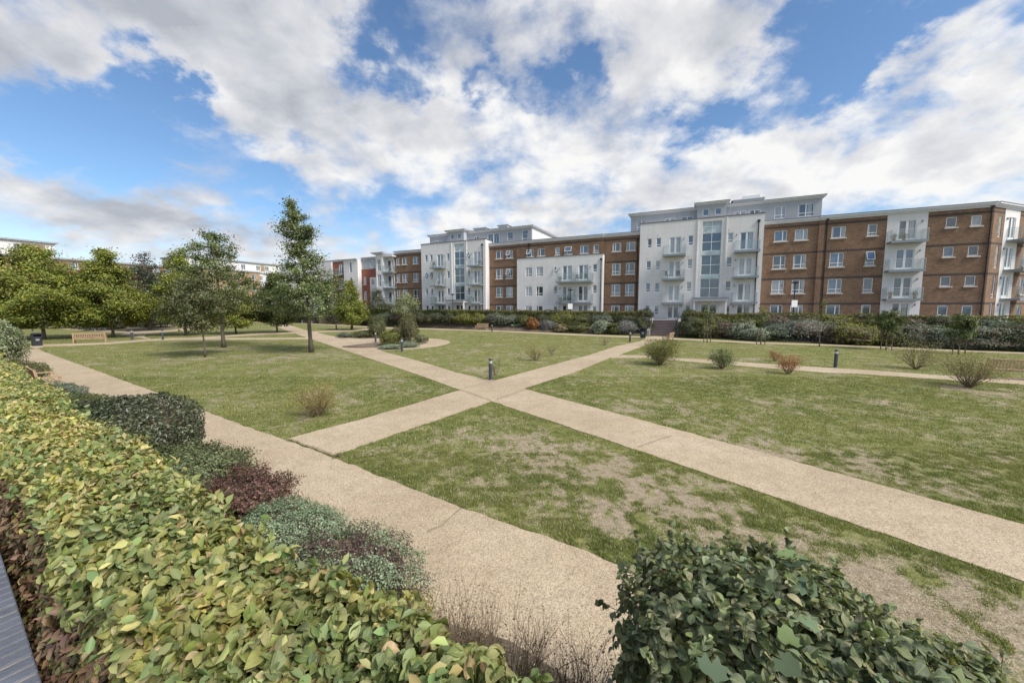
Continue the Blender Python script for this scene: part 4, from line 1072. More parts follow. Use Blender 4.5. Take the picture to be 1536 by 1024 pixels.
# railing at the right edge behind the hedge
X, Y = UV(26.5, 49.6); r = empty('metal_railing', X, Y, 1.6, -A+.1, 'black vertical bar railing behind the hedge at the right edge', 'railing')
f = MB(); f.box(0, 8, -.02, .02, 1.05, 1.1); f.box(0, 8, -.02, .02, .1, .14)
f.build('rail', M['dark'], r); b = MB()
for k in range(60): b.box(.1+k*.13, .12+k*.13, -.01, .01, .14, 1.05)
b.build('bars', M['dark'], r)
for k in range(4): MB().box(-.04+k*2.6, .04+k*2.6, -.04, .04, -.1, 1.25).build('post', M['dark'], r)

# ---------------------------------------------------------------- vegetation
def branchy(mb, p, d, L, r0, g, depth, tips, spread=.7, up=.15, nseg=4, kids=3):
    pts = [np.array(p, float)]; dd = np.array(d, float)
    for k in range(nseg):
        dd = nrm(dd+g.normal(size=3)*.13+np.array([0, 0, up*.3])); pts.append(pts[-1]+dd*L/nseg)
    mb.tube([tuple(q) for q in pts], [r0*(1-.75*k/nseg) for k in range(nseg+1)], 5 if r0 > .02 else 4, cap=False)
    tips.append((pts[-1], dd)); tips.append((pts[-2], dd))
    if depth:
        for k in range(kids):
            t = g.integers(1, nseg+1); side = nrm(g.normal(size=3)); nd = nrm(dd+side*spread+np.array([0, 0, up]))
            branchy(mb, pts[t], nd, L*(.5+.25*g.random()), r0*.5, g, depth-1, tips, spread, up, max(2, nseg-1), kids)

def tree(name, label, X, Y, prof, cols, n, leaf, seed, cat='tree', trunk_r=.13, lean=(0, 0), clumps=120, sig=(.4, .25), group=None, inner=.5, zb=0., bark='bark', limbs=24, w=None, ascend=.5, lobe=1., stake=False, bare_limbs=0):
    """prof: list of (z, radius) of the crown's envelope"""
    g = np.random.default_rng(seed)
    r = empty(name, X, Y, zb, 0, label, cat, group)
    zs = np.array([p[0] for p in prof]); rs = np.array([p[1] for p in prof]); H = zs[-1]; z0 = zs[0]
    ax = lambda z: np.stack([lean[0]*(z/H)**2+.05*np.sin(z*1.3+seed), lean[1]*(z/H)**2+.05*np.cos(z*1.7+seed)], -1)*np.minimum(1, z/1.5)[..., None]
    # trunk and limbs
    mb = MB(); zz = np.linspace(0, H*.93, 12); a = ax(zz)
    rr_ = trunk_r*(1-.88*zz/H); rr_[0] *= 1.35
    mb.tube([(a[i, 0], a[i, 1], zz[i]) for i in range(12)], list(rr_), 10)
    for k in range(limbs):
        zl = z0*.92+(H*.86-z0)*((k+.5)/limbs)**1.1; th = k*2.399+g.random()*.6
        R0 = np.interp(min(zl+.6, H), zs, rs)*(.8+.25*g.random()); c = ax(np.array([zl]))[0]
        up = ascend*R0
        pts = [(c[0], c[1], zl)]
        for t in (.35, .7, 1.): pts.append((c[0]+math.cos(th)*R0*t+g.normal()*.05, c[1]+math.sin(th)*R0*t+g.normal()*.05, zl+up*t**.8+g.normal()*.05))
        lr = trunk_r*.32*(1-.6*zl/H); mb.tube(pts, [lr, lr*.7, lr*.45, lr*.12], 5, cap=False)
    mb.build('trunk', M[bark], r, smooth=True)
    # crown: leaf clumps spread through the envelope
    zc = []; 
    while len(zc) < clumps:
        z = z0+(H-z0)*g.random(); 
        if g.random() < (np.interp(z, zs, rs)/rs.max())**1.1+.08: zc.append(z)
    zc = np.array(zc); th = g.random(clumps)*2*PI; q = inner+(1-inner)*g.random(clumps)**.6
    lob = 1+(.20*np.sin(th*3+seed+zc*.9)+.13*np.sin(th*5-zc*1.7+seed*2))*lobe
    Rr = np.interp(zc, zs, rs)*q*lob; c = ax(zc)
    cp_ = np.stack([c[:, 0]+Rr*np.cos(th), c[:, 1]+Rr*np.sin(th), zc+.05*g.normal(size=clumps)], 1)
    ci = g.integers(0, clumps, n); out = nrm(np.stack([np.cos(th), np.sin(th), np.full(clumps, .55)], 1))
    cs = .65+.7*g.random(clumps)
    off = g.normal(size=(n, 3))*np.array([sig[0], sig[0], sig[1]])*cs[ci][:, None]
    off += out[ci]*(g.normal(size=n)*sig[0]*.9*cs[ci])[:, None]
    P = cp_[ci]+off
    P[:, 2] = np.maximum(P[:, 2], z0-.25)
    Nn = nrm(out[ci]*.7+g.normal(size=(n, 3))*.6+np.array([0, 0, .45]))
    tone = 1+.16*g.normal(size=clumps)
    col = pick(cols, n, g, w)*np.clip(tone[ci], .6, 1.5)[:, None]
    v, f, cc2, _ = scatter(P, Nn, leaf*(.6+.7*g.random(n)), T_DIAM, col, g=g)
    link('crown', np_mesh('crown', v, f, M['leaf'], cc2), r)
    if stake:
        s = empty('tree_support', X, Y, zb, seed, 'pair of dark stakes tying the '+label.split(',')[0], 'tree stakes', 'stakes holding the young trees')
        for k in range(2):
            sx = -.35+.7*k; MB().tube([(sx, 0, 0), (sx*.92, 0, 1.25)], .035, 6).build('stake', M['woodgrey'], s)
        MB().box(-.36, .36, .03, .05, .95, 1.03).build('crossbar', M['woodgrey'], s)
    return r
OAK = [(.12, .155, .05), (.16, .195, .068), (.09, .12, .042), (.24, .26, .12), (.36, .36, .22)]
OW = [.32, .30, .2, .12, .06]
HORN = [(.23, .25, .04), (.16, .20, .038), (.31, .30, .055), (.11, .15, .034), (.36, .32, .08)]
HW = [.30, .30, .16, .18, .06]
def tp(px, py): return G(px, py)
X, Y = tp(467, 528); s = Y/575.
tree('oak_tree', 'tallest oak with narrow ragged crown, standing alone in a bare patch of lawn', X, Y,
     [(2.5, 1.0), (3.0, 2.0), (3.9, 2.5), (4.9, 2.1), (6.0, 1.4), (7.0, .9), (7.6, .62), (8.5, .9), (9.4, .85), (10.1, .5), (10.7, .15)], OAK, 24000, .15, 21, trunk_r=.15, lean=(-1.0, .2), clumps=160, sig=(.21, .14), inner=.35, w=OW, limbs=34, group='oaks on the west lawn')
X, Y = tp(336, 521)
tree('oak_tree', 'broad oak with spindly open top, second tallest on the lawn', X, Y,
     [(2.9, 1.2), (3.6, 2.5), (4.6, 2.9), (5.6, 2.3), (6.3, 2.2), (6.9, 1.3), (7.6, 1.5), (8.3, .9), (9.1, .4)], OAK, 18000, .15, 34, trunk_r=.15, lean=(-.5, 0), clumps=95, sig=(.25, .15), inner=.4, w=OW, limbs=34, group='oaks on the west lawn')
X, Y = tp(308, 535)
tree('young_oak', 'slim young tree with pale leaves in front of the broad oak', X, Y,
     [(1.9, .7), (2.5, 1.7), (3.3, 1.9), (4.1, 1.6), (4.9, .9), (5.5, .3)], [(.115, .125, .045), (.16, .165, .075), (.085, .10, .035), (.25, .25, .15)], 12000, .14, 8, trunk_r=.06, clumps=110, sig=(.24, .15), w=[.35, .25, .3, .1], limbs=20)
HP = [(1.5, 2.2), (2.2, 3.9), (3.4, 4.6), (5.0, 4.0), (6.6, 2.9), (8.0, 1.8), (9.2, .85), (10.2, .15)]
def scaled(p, k, kz=None): kz = kz or k; return [(a*kz, b*k) for a, b in p]
for i, (px, py, k, kz, n, lb, cols) in enumerate((
        (66, 509, .98, .93, 18000, 'big round hornbeam filling the far left edge', HORN),
        (170, 506, .72, .92, 17000, 'pointed hornbeam behind the long bench, yellowing on its right side', HORN),
        (279, 503, .62, .98, 10000, 'yellow green hornbeam behind the broad oak', HORN),
        (354, 500.5, .52, .62, 7000, 'small round topped hornbeam between oak and brick wall', HORN),
        (416, 499, .52, .72, 9000, 'round hornbeam with dark leaves left of the tall oak', [(.06, .08, .018), (.085, .10, .02), (.05, .065, .016)]),
        (527, 495, .42, .66, 7500, 'small yellowing hornbeam right of the tall oak', HORN))):
    X, Y = tp(px, py)
    tree('hornbeam_tree', lb, X, Y, scaled(HP, k, kz), cols, int(n*2.5), .20, 50+i, trunk_r=.15*k**.5, lobe=.25, clumps=int(250*k), sig=(.38*k**.5, .22*k**.4), inner=.35, w=HW if len(cols) == 5 else None, ascend=.9, group='hornbeams in the garden')
X, Y = tp(225, 496)
tree('broadleaf_tree', 'dark grey green tree behind the hornbeams', X, Y, scaled(HP, .62, 1.0), [(.065, .078, .048), (.09, .10, .065), (.05, .06, .035)], 14000, .25, 61, trunk_r=.16, clumps=120, sig=(.5, .3), inner=.35)
for i, (px, py, k, kz, lb) in enumerate(((120, 492, .55, .68, 'dark tree filling the gap between the two big hornbeams'), (10, 494, .7, .72, 'dark tree behind the biggest hornbeam at the left edge'), (300, 488, .6, .62, 'dark background tree behind the young oak'))):
    X, Y = tp(px, py); tree('broadleaf_tree', lb, X, Y, scaled(HP, k, kz), [(.045, .058, .030), (.065, .075, .030), (.035, .045, .022)], 8000, .3, 71+i, trunk_r=.15, clumps=110, sig=(.6, .35), inner=.3, group='dark trees behind the hornbeams')
u_, z_ = planeuv(566, 455, 49.4); X, Y = UV(u_, 49.4)
tree('conical_yew', 'small conical yew rising from the hedge below the far flats', X, Y, [(.4, 1.3), (1.5, 1.65), (2.6, 1.4), (3.9, .75), (4.9, .15)], [(.05, .07, .016), (.08, .09, .018)], 7000, .15, 81, trunk_r=.08, clumps=110, sig=(.3, .2), zb=1.5)
u_, z_ = planeuv(610, 470, 49.); X, Y = UV(u_, 49.)
tree('whitebeam', 'pale leaved round bushy tree in front of the white fronted flats', X, Y, [(.3, 1.3), (1.2, 1.95), (2.4, 1.75), (3.3, 1.0), (3.9, .3)], [(.20, .24, .10), (.30, .33, .18), (.12, .16, .05), (.45, .46, .30)], 8000, .16, 83, trunk_r=.08, clumps=100, sig=(.3, .2), zb=1.35)
for i, (px, py, z0, H, rad, n, lb, st) in enumerate((
        (1060.5, 513, 2.2, 4.0, .35, 160, 'bare young tree on stakes nearest the steps', True), (1141, 516.5, 1.9, 3.3, .5, 420, 'thin young tree with few leaves on stakes', True),
        (1229, 519.5, 2.6, 3.9, .3, 120, 'bare slender young tree without stakes before the silver shrub', False),
        (1329, 524.5, 1.5, 3.1, .95, 2200, 'leafy young oak on stakes', True), (1438, 530.5, 1.2, 2.75, .62, 2400, 'light green young tree on stakes at right', True))):
    X, Y = tp(px, py)
    tree('young_tree', lb, X, Y, [(z0, rad*.5), (z0+(H-z0)*.35, rad), (z0+(H-z0)*.7, rad*.6), (H, .1)], [(.07, .095, .03), (.11, .13, .045)] if i == 3 else [(.14, .17, .06), (.19, .21, .08), (.09, .12, .04)], int(n*1.7), .12, 90+i, trunk_r=.04, clumps=26, sig=(.13, .10), limbs=9, stake=st, group='young trees along the far path')

def bush(name, label, X, Y, rx, ry, h, n, leaf, cols, seed, zb=0., lump=.16, freq=3., mat='leaf', group=None, cat='shrub', rz=0., w=None, patch=None, tm=T_DIAM, flat=.0, core=True, stems=True, sprig=0.):
    g = np.random.default_rng(seed); r = empty(name, X, Y, zb, rz, label, cat, group)
    d = nrm(g.normal(size=(n, 3))); d[:, 2] = np.where(g.random(n) < .68, np.abs(d[:, 2]), -.8*np.abs(d[:, 2]))
    d = nrm(d); rad = 1+lump*fuzz(d, freq, seed)+.5*lump*fuzz(d, freq*3, seed+1)
    if flat: 
        pn = (np.abs(d)**flat).sum(1)**(-1/flat); rad = rad*pn
    depth = 1-.22*g.random(n)**1.5+(sprig*g.random(n)**3)
    zc = h*.42
    P = d*(rad*depth)[:, None]*np.array([rx, ry, h*.58])+np.array([0, 0, zc])
    P[:, 2] = np.maximum(P[:, 2], .02+.05*g.random(n))
    Nn = nrm(d*np.array([1/rx, 1/ry, 1/h])*min(rx, h)+.55*g.normal(size=(n, 3))+np.array([0, 0, .25]))
    cl = fuzz(d, freq*1.6, seed+5); col = pick(cols, n, g, w)*(1+.13*cl)[:, None]
    if patch is not None:
        pm = fuzz(P, 7., seed+8)+.35*g.normal(size=n) > .15; col[pm] = pick(patch, int(pm.sum()), g)
    parts = [scatter(P, Nn, leaf*(.55+.75*g.random(n)), tm, np.clip(col, .004, .9), g=g)]
    V, Fq, Cc, U = join(parts)
    link('foliage', np_mesh('foliage', V, Fq, M[mat], Cc, U if tm[2] is not None else None), r)
    mb = MB()
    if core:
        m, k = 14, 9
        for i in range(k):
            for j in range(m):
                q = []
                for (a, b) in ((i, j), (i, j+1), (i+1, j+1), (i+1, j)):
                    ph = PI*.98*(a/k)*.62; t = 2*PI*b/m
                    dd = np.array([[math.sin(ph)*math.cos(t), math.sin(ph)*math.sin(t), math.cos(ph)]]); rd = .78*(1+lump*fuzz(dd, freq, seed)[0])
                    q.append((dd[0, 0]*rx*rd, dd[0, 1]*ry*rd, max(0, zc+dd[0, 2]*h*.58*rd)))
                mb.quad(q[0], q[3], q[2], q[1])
    for k in range(7 if stems else 1):
        t = g.random()*2*PI; mb.tube([(math.cos(t)*.08*rx, math.sin(t)*.08*ry, 0), (math.cos(t)*rx*.4, math.sin(t)*ry*.4, h*.55)], [.012+.01*h, .008], 5)
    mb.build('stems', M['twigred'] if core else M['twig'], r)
    return r
# colours
SILV = [(.31, .34, .335), (.24, .27, .265), (.39, .42, .41), (.18, .21, .18)]
LAV = [(.22, .23, .235), (.29, .29, .31), (.17, .18, .17)]
SAGE = [(.22, .27, .19), (.30, .34, .25), (.15, .19, .125), (.37, .40, .30)]
OLIVE = [(.125, .145, .045), (.17, .175, .05), (.09, .108, .035)]
YELG = [(.19, .20, .035), (.24, .24, .05), (.13, .15, .035)]
DARK = [(.066, .084, .036), (.09, .11, .045), (.05, .062, .03)]
PURP = [(.16, .12, .10), (.20, .15, .125), (.11, .08, .07), (.12, .12, .07)]
JUN = [(.15, .185, .135), (.20, .235, .18), (.11, .14, .095)]
ORG = [(.30, .13, .04), (.22, .09, .03), (.36, .19, .07)]
TAN = [(.36, .29, .18), (.27, .21, .13), (.2, .18, .1)]
BEDS = [  # px centre, base y, width px, height m, colours, label
 (500, 486.5, 50, 2.0, DARK, 'dark shrub mass under the hedge behind the yellowing hornbeam'), (545, 488.5, 46, 2.1, DARK, 'dark shrub between far bollards and island bed'), (590, 489.5, 44, 1.5, JUN, 'dull green spreading shrub left of the silver mound'), (628, 490, 26, 2.0, OLIVE, 'olive shrub directly left of the silver mound'),
 (655, 491.3, 38, 2.15, SILV, 'large silver mound left of the far bench'), (683, 492, 34, 1.8, PURP, 'purple brown shrub right of the large silver mound'), (708, 493, 38, 1.8, YELG, 'yellow green shrub behind the far bench'),
 (733, 493.5, 28, 1.5, SAGE, 'grey green shrub right behind the far bench'), (754, 494.5, 28, 1.7, JUN, 'blue green shrub right of the far bench'), (776, 495.5, 30, 1.3, SAGE, 'pale sage shrub left of the orange shrub'),
 (798, 497, 17, 1.6, ORG, 'orange leaved shrub in the far bed'), (821, 497.8, 32, 1.55, LAV, 'silver lavender shrub right of the orange shrub'), (841, 499, 22, .9, TAN, 'straw coloured grass clump in the far bed'), (862, 499.5, 40, 1.2, OLIVE, 'low green shrub below the wide balconies'),
 (870, 498, 30, 1.9, PURP, 'tall bronze green shrub behind the low green one'), (899, 501.3, 30, 1.5, SAGE, 'pale variegated shrub near the steps'), (921, 502, 22, 1.2, OLIVE, 'green shrub between two silver ones by the steps'), (938, 502.5, 36, 1.55, LAV, 'silver lavender shrub left of the litter bin'), (962, 502.5, 26, 1.9, DARK, 'dark green shrub left of the garden steps'),
 (1033, 507, 36, 1.7, DARK, 'dark green shrub right of the garden steps'), (1058, 508, 34, 1.9, OLIVE, 'olive shrub second right of the steps'), (1086, 508.5, 36, 1.6, PURP, 'pinkish brown shrub right of the steps'), (1113, 510, 40, 1.55, SAGE, 'pale sage shrub right of the pinkish one'),
 (1137, 512, 32, 1.1, SAGE, 'low grey green shrub behind the thin staked tree'), (1166, 512, 44, 1.6, JUN, 'dull green shrub left of the giant silver mound'), (1214, 514, 74, 2.0, SILV, 'giant silver mound behind the bare slender tree'), (1256, 516, 30, 1.5, PURP, 'brownish green shrub right of the giant silver mound'),
 (1292, 518.5, 66, 1.7, YELG, 'broad yellow green shrub left of the leafy young oak'), (1340, 520, 48, 1.5, OLIVE, 'green shrub behind the leafy young oak'), (1384, 521.5, 54, 1.75, JUN, 'layered grey green juniper between two young trees'), (1426, 523.5, 44, 1.55, JUN, 'blue green juniper behind the light green young tree'),
 (1470, 526, 56, 1.75, JUN, 'wide dark juniper near the right edge'), (1520, 527, 50, 1.9, DARK, 'tall dark juniper at the right edge'), (1580, 530, 60, 1.8, JUN, 'juniper beyond the right edge')]
for i, (px, py, wp, h, cols, lb) in enumerate(BEDS):
    X, Y = G(px, py); rx = wp*Y/575/2*1.15; 
    dx_, dy_ = -math.sin(A)*-1, math.cos(A)
    ry = min(1.5, rx*.9); X += SA*ry*.75; Y += CA*ry*.75
    dist = Y
    bush('bed_shrub', lb, X, Y, rx, ry, h, 3400, .055+.0021*dist if cols not in (SILV, LAV) else .04+.0016*dist, cols, 200+i, zb=.12, lump=.10 if cols in (SILV, LAV) else .2, freq=4., group='shrubs in the far bed', rz=-A, stems=False)
# second row of shrubs higher on the bank
k = 0
for u in np.arange(-50, 26, 2.6):
    if -6.6 < u < -.8: continue
    k += 1; g_ = random.Random(k*3); cols = [OLIVE, DARK, OLIVE, PURP, JUN, YELG][g_.randrange(6)]
    X, Y = UV(u+g_.uniform(-.4, .4), 48.6-.03*(u > 0)*u)
    nm = {id(OLIVE): 'olive', id(DARK): 'dark green', id(PURP): 'bronze', id(JUN): 'blue green', id(YELG): 'yellow green'}[id(cols)]
    bush('bank_shrub', nm+' shrub high on the bank just below the clipped hedge', X, Y, 1.6, 1.1, 1.35+.3*g_.random(), 1800, .17, cols, 300+k, zb=.85, lump=.2, group=nm+' shrubs high on the bank', rz=-A, stems=False)

def hedge_line(label, u0, u1, v, z0, z1a, z1b, seed, cols, n=9000, wd=.75, leaf=.15):
    g = np.random.default_rng(seed); X, Y = UV(u0, v); r = empty('clipped_hedge', X, Y, 0, -A, label, 'hedge', 'hedges along the terrace of the flats')
    L = u1-u0; q = g.random(n); x = g.random(n)*L; top = z1a+(z1b-z1a)*x/L
    P = np.zeros((n, 3)); Nn = np.zeros((n, 3)); bump = .10*fuzz(np.stack([x, x*0, x*0], 1), 1.5, seed)+.05*fuzz(np.stack([x, q*3, x*0], 1), 6, seed)
    fr_ = q < .55
    P[:, 0] = x; P[:, 1] = np.where(fr_, -wd/2+bump, (g.random(n)-.5)*wd); P[:, 2] = np.where(fr_, z0+(top-z0)*g.random(n)**.8, top+bump+.05*g.normal(size=n))
    Nn[:, 1] = np.where(fr_, -1, -.2); Nn[:, 2] = np.where(fr_, .4, 1.); Nn += .5*g.normal(size=(n, 3))
    cl = fuzz(P, .5, seed+3)
    v_, f_, c_, _ = scatter(P, Nn, leaf*(.6+.7*g.random(n)), T_DIAM, np.clip(pick(cols, n, g)*(1+.18*cl)[:, None], .004, .9), g=g)
    link('foliage', np_mesh('foliage', v_, f_, M['leaf'], c_), r)
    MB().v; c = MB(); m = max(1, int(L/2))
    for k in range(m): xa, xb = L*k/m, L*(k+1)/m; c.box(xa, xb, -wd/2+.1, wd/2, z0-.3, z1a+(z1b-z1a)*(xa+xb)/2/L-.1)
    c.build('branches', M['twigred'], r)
HG = [(.13, .14, .036), (.18, .17, .042), (.095, .108, .032), (.23, .19, .055)]
hedge_line('long olive clipped hedge left of the garden steps', -36, -6.2, 50.2, 1.5, 2.75, 2.62, 1, HG, 15000)
hedge_line('dark clipped hedge below the far red and white flats', -66, -36.2, 50.6, 1.4, 2.7, 2.75, 2, DARK+OLIVE, 11000, leaf=.2)
hedge_line('long olive clipped hedge right of the garden steps', -1.2, 26, 49.9, 1.5, 2.55, 2.33, 3, HG, 15000, leaf=.13)
hedge_line('dark hedge mass at the far end of the garden, right of the brick wall', -84, -72.6, 51.8, 0., 2.3, 2.4, 4, DARK, 6000, wd=2.5, leaf=.24)
bush('evergreen_shrub', 'dark clipped round shrub at the left shoulder of the garden steps', *UV(-6.2, 50.9), 1.0, .9, 1.4, 2500, .12, DARK, 401, zb=1.6); bush('evergreen_shrub', 'dark clipped round shrub at the right shoulder of the garden steps', *UV(-1., 50.9), 1.1, .9, 1.35, 2500, .12, DARK+OLIVE, 402, zb=1.6)
# dark planting behind the left trees
for i, (px, py, wp, h, cols, lb) in enumerate(((90, 489, 46, 1.2, SILV, 'grey domed shrub left behind the hornbeams'), (40, 490, 60, 2.0, PURP, 'brown purple shrub far left behind the bollard'), (150, 488, 50, 2.3, LAV, 'mauve grey shrub between the hornbeam trunks'), (196, 488, 54, 1.7, SAGE, 'grey green arching shrub right of the hornbeam trunk'),
        (150, 495.5, 36, 1.5, LAV, 'grey spiky shrub in the round bed at left'), (133, 494, 22, 1.6, DARK, 'dark shrub in the round bed at left'), (238, 491.5, 40, 1.7, DARK, 'dark shrub at the right end of the round bed'), (172, 494, 24, .9, PURP, 'low bronze shrub in the round bed'), (212, 491, 30, 1., DARK, 'low dark shrub in the middle of the round bed'))):
    X, Y = G(px, py); rx = wp*Y/575/2
    bush('border_shrub', lb, X, Y, rx, min(rx, 2.), h, 2500, .2, cols, 420+i, zb=0., lump=.2, group='shrubs in the west beds', stems=False)
hx, hy = UV(-100, 30)
g = np.random.default_rng(9)
r = empty('boundary_hedge', *UV(-97, -8), 0, PI/2-A, 'dark boundary hedge closing the garden behind the left trees', 'hedge')
n = 9000; P = np.stack([g.random(n)*58, -1+.5*g.normal(size=n), 2.6*g.random(n)], 1); v_, f_, c_, _ = scatter(P, np.array([0, -1, .5])+.5*g.normal(size=(n, 3)), .35, T_DIAM, pick(DARK+OLIVE, n, g))
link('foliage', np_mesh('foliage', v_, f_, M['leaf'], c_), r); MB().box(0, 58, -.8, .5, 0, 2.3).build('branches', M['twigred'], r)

# island bed plants
def gb(name, label, px, py, wp, hp, cols, seed, leaf=.09, n=2600, lump=.18, zb=.05, ry=None, tm=T_DIAM, mat='leaf', core=True, flat=0, sprig=.1, group=None):
    X, Y = G(px, py); rx = wp*Y/575/2; h = hp*Y/575
    Y += (ry or rx)*.6
    return bush(name, label, X, Y, rx, ry or rx, h, n, leaf, cols, seed, zb=zb, lump=lump, mat=mat, core=core, tm=tm, flat=flat, sprig=sprig, group=group)
gb('column_shrub', 'rounded upright shrub on the left half of the island bed', 562.5, 507, 25, 32, [(.13, .155, .055), (.18, .20, .08), (.09, .11, .04)], 501, .10, 5000, sprig=.15)
gb('column_shrub', 'taller upright shrub on the right half of the island bed', 612, 519, 27, 42, [(.13, .145, .055), (.18, .185, .08), (.09, .10, .04), (.2, .17, .08)], 502, .09, 6000, sprig=.2)
gb('low_evergreen', 'low dark spreading evergreen on the left of the island bed', 545, 507, 46, 11, DARK+OLIVE, 503, .09, 3500)
gb('low_evergreen', 'low grey green edging plants at the left tip of the island bed', 515, 507, 24, 7, JUN, 504, .09, 2200)
gb('yellow_shrub', 'yellow green leafy shrub behind the front bollard', 583, 520, 30, 22, YELG+OLIVE, 505, .10, 4200)
gb('low_evergreen', 'sage green cushion edging the front of the island bed', 583, 524.5, 34, 7.5, SAGE, 506, .07, 3600, ry=.5)
gb('low_evergreen', 'second sage cushion right of the front bollard', 611, 522, 28, 8.5, SAGE, 507, .07, 3000, ry=.5)
gb('bronze_shrub', 'olive bronze shrub at the centre of the island bed', 594, 513, 26, 20, [(.13, .12, .05), (.10, .10, .035), (.2, .19, .1)], 508, .10, 3600)
gb('flowering_shrub', 'low shrub with white flowers at the right edge of the island bed', 630, 515, 20, 13, OLIVE+[(.5, .5, .45)], 509, .08, 2800)
gb('flowering_shrub', 'small dark cushion plant at the far right tip of the island bed', 636, 513, 12, 7, OLIVE, 510, .07, 1500)

# twiggy shrubs planted in the lawn
def twiggy(label, px, py, wp, hp, cols, seed, n=900, leaf=.05, stems=26, twig='twig', fill=1.):
    n = int(n*1.15); leaf = leaf*1.05; fill = fill*1.5
    X, Y = G(px, py); g = np.random.default_rng(seed); r = empty('lawn_shrub', X, Y, 0, 0, label, 'shrub', 'young shrubs planted in the lawns')
    R0 = wp*Y/575/2; h = hp*Y/575; mb = MB(); tips = []
    for k in range(stems):
        th = k*2.4+g.random(); el = .25+.75*g.random(); d = nrm(np.array([math.cos(th)*R0*el*1.1, math.sin(th)*R0*el*1.1, h*(1.05-.35*el)]))
        branchy(mb, (math.cos(th)*.05, math.sin(th)*.05, 0), d, math.hypot(R0*el, h*(1.-.25*el))*.75, .010+.004*h, g, 1, tips, .55, .12, 4, 3)
    mb.build('stems', M[twig], r)
    T = np.array([t[0] for t in tips]); ci = g.integers(0, len(T), n); P = T[ci]+g.normal(size=(n, 3))*np.array([.07, .07, .06])*fill*max(.6, h)
    P[:, 2] = np.clip(P[:, 2], .03, h*1.08)
    v, f, c, _ = scatter(P, g.normal(size=(n, 3))+np.array([0, 0, .5]), leaf*(.6+.7*g.random(n)), T_DIAM, pick(cols, n, g), g=g)
    link('foliage', np_mesh('foliage', v, f, M['leaf'], c), r)
YT = [(.34, .27, .085), (.26, .22, .07), (.20, .19, .06), (.42, .32, .10)]
twiggy('yellow twigged round shrub on the west lawn', 475, 624, 64, 44, YT, 601, 3600, .032, 44, 'twig')
twiggy('small yellow leaved shrub on the middle lawn', 803, 541, 32, 24, YT, 602, 1100, .05, 18)
twiggy('tiny bare shrub right of the yellow leaved one', 827, 534, 12, 16, PURP, 603, 160, .05, 8)
twiggy('tiny bare shrub near the path to the steps', 907, 518, 16, 12, PURP, 604, 200, .06, 9)
twiggy('wispy plant just behind the crossing bollard', 743, 563, 14, 24, OLIVE, 605, 260, .04, 8)
twiggy('dense olive shrub on the east lawn nearest the steps', 990, 547, 54, 34, [(.17, .17, .045), (.12, .13, .035), (.24, .22, .08)], 606, 7500, .055, 40, fill=1.7)
twiggy('green spreading shrub second on the east lawn', 1083, 552.5, 42, 26, [(.10, .13, .045), (.15, .18, .07), (.2, .22, .1)], 607, 3200, .055, 26, fill=1.2)
twiggy('small pinkish orange shrub behind the narrow path', 1162, 541.5, 16, 15, [(.40, .20, .10), (.30, .17, .08)], 608, 650, .05, 12)
twiggy('red orange shrub beside the narrow path', 1182, 560.5, 29, 26, [(.36, .13, .05), (.28, .10, .045), (.42, .19, .08)], 609, 1900, .045, 20)
twiggy('pale open shrub between narrow path and bench', 1374, 553, 62, 38, [(.30, .28, .13), (.22, .21, .09), (.36, .30, .18)], 610, 2300, .045, 30)
twiggy('large pale bushy shrub by the narrow path at right', 1453, 580.5, 78, 48, [(.30, .28, .12), (.22, .22, .08), (.36, .28, .16), (.16, .16, .06)], 611, 6000, .042, 40, fill=1.3)

# ------------------------------------------------ shrubs between hedge and wide path
def nb(name, label, s, n_, rx, ry, h, n, leaf, cols, seed, zb, **kw):
    X, Y = SN(s, n_); return bush(name, label, X, Y, rx, ry, h, n, leaf, cols, seed, zb=zb, rz=math.atan2(DY, DX), **kw)
VIB = [(.062, .076, .036), (.085, .10, .05), (.12, .135, .075), (.045, .056, .027)]
nb('viburnum_bush', 'large dark evergreen bush clipped into a dome beside the wide path', 9.9, 2.05, 1.22, .98, 1.36, 15000, .055, VIB, 701, .22, lump=.06, freq=3, mat='gloss', tm=T_MID, flat=2.6, stems=True)
nb('viburnum_bush', 'lower dark evergreen bush behind the clipped dome', 11.7, 1.6, 1.15, .85, .98, 11000, .06, VIB, 702, .28, lump=.08, mat='gloss', tm=T_MID, flat=2.4)
nb('rosemary_bush', 'spiky green rosemary bush in front of the clipped dome', 7.9, 2.2, .95, .72, .72, 16000, .05, [(.12, .15, .065), (.17, .20, .09), (.085, .11, .05), (.22, .24, .12)], 703, .18, lump=.18, freq=5, tm=T_DIAM, sprig=.22)
nb('purple_bush', 'purple red bushy shrub beside the wide path', 5.95, 2.3, .66, .58, .86, 17000, .032, [(.15, .065, .055), (.20, .095, .075), (.075, .032, .03), (.20, .12, .09), (.10, .09, .06)], 704, .15, lump=.30, freq=5, tm=T_DIAM, sprig=.18)
nb('purple_bush', 'low purple shrub half hidden behind the hedge', 6.6, 1.6, .7, .4, .55, 8000, .03, [(.15, .065, .055), (.20, .095, .075), (.20, .12, .09), (.10, .09, .06)], 705, .4, lump=.2, freq=5, sprig=.15)
HEBE = [(.20, .27, .16), (.27, .34, .21), (.14, .20, .11), (.34, .40, .26)]
nb('hebe_bush', 'blue green cushion shrub behind the mottled one', 4.65, 2.15, .80, .68, .74, 26000, .026, HEBE, 706, .2, lump=.13, freq=6, sprig=.06)
X, Y = SN(3.55, 2.15)
g = np.random.default_rng(77)
hb = nb('hebe_bush', 'cushion shrub mottled green and purple at the path edge', 3.55, 2.2, .84, .70, .70, 28000, .027, HEBE, 707, .15, lump=.15, freq=5, sprig=.08, patch=[(.15, .085, .085), (.22, .15, .13), (.10, .065, .07), (.19, .17, .10)])
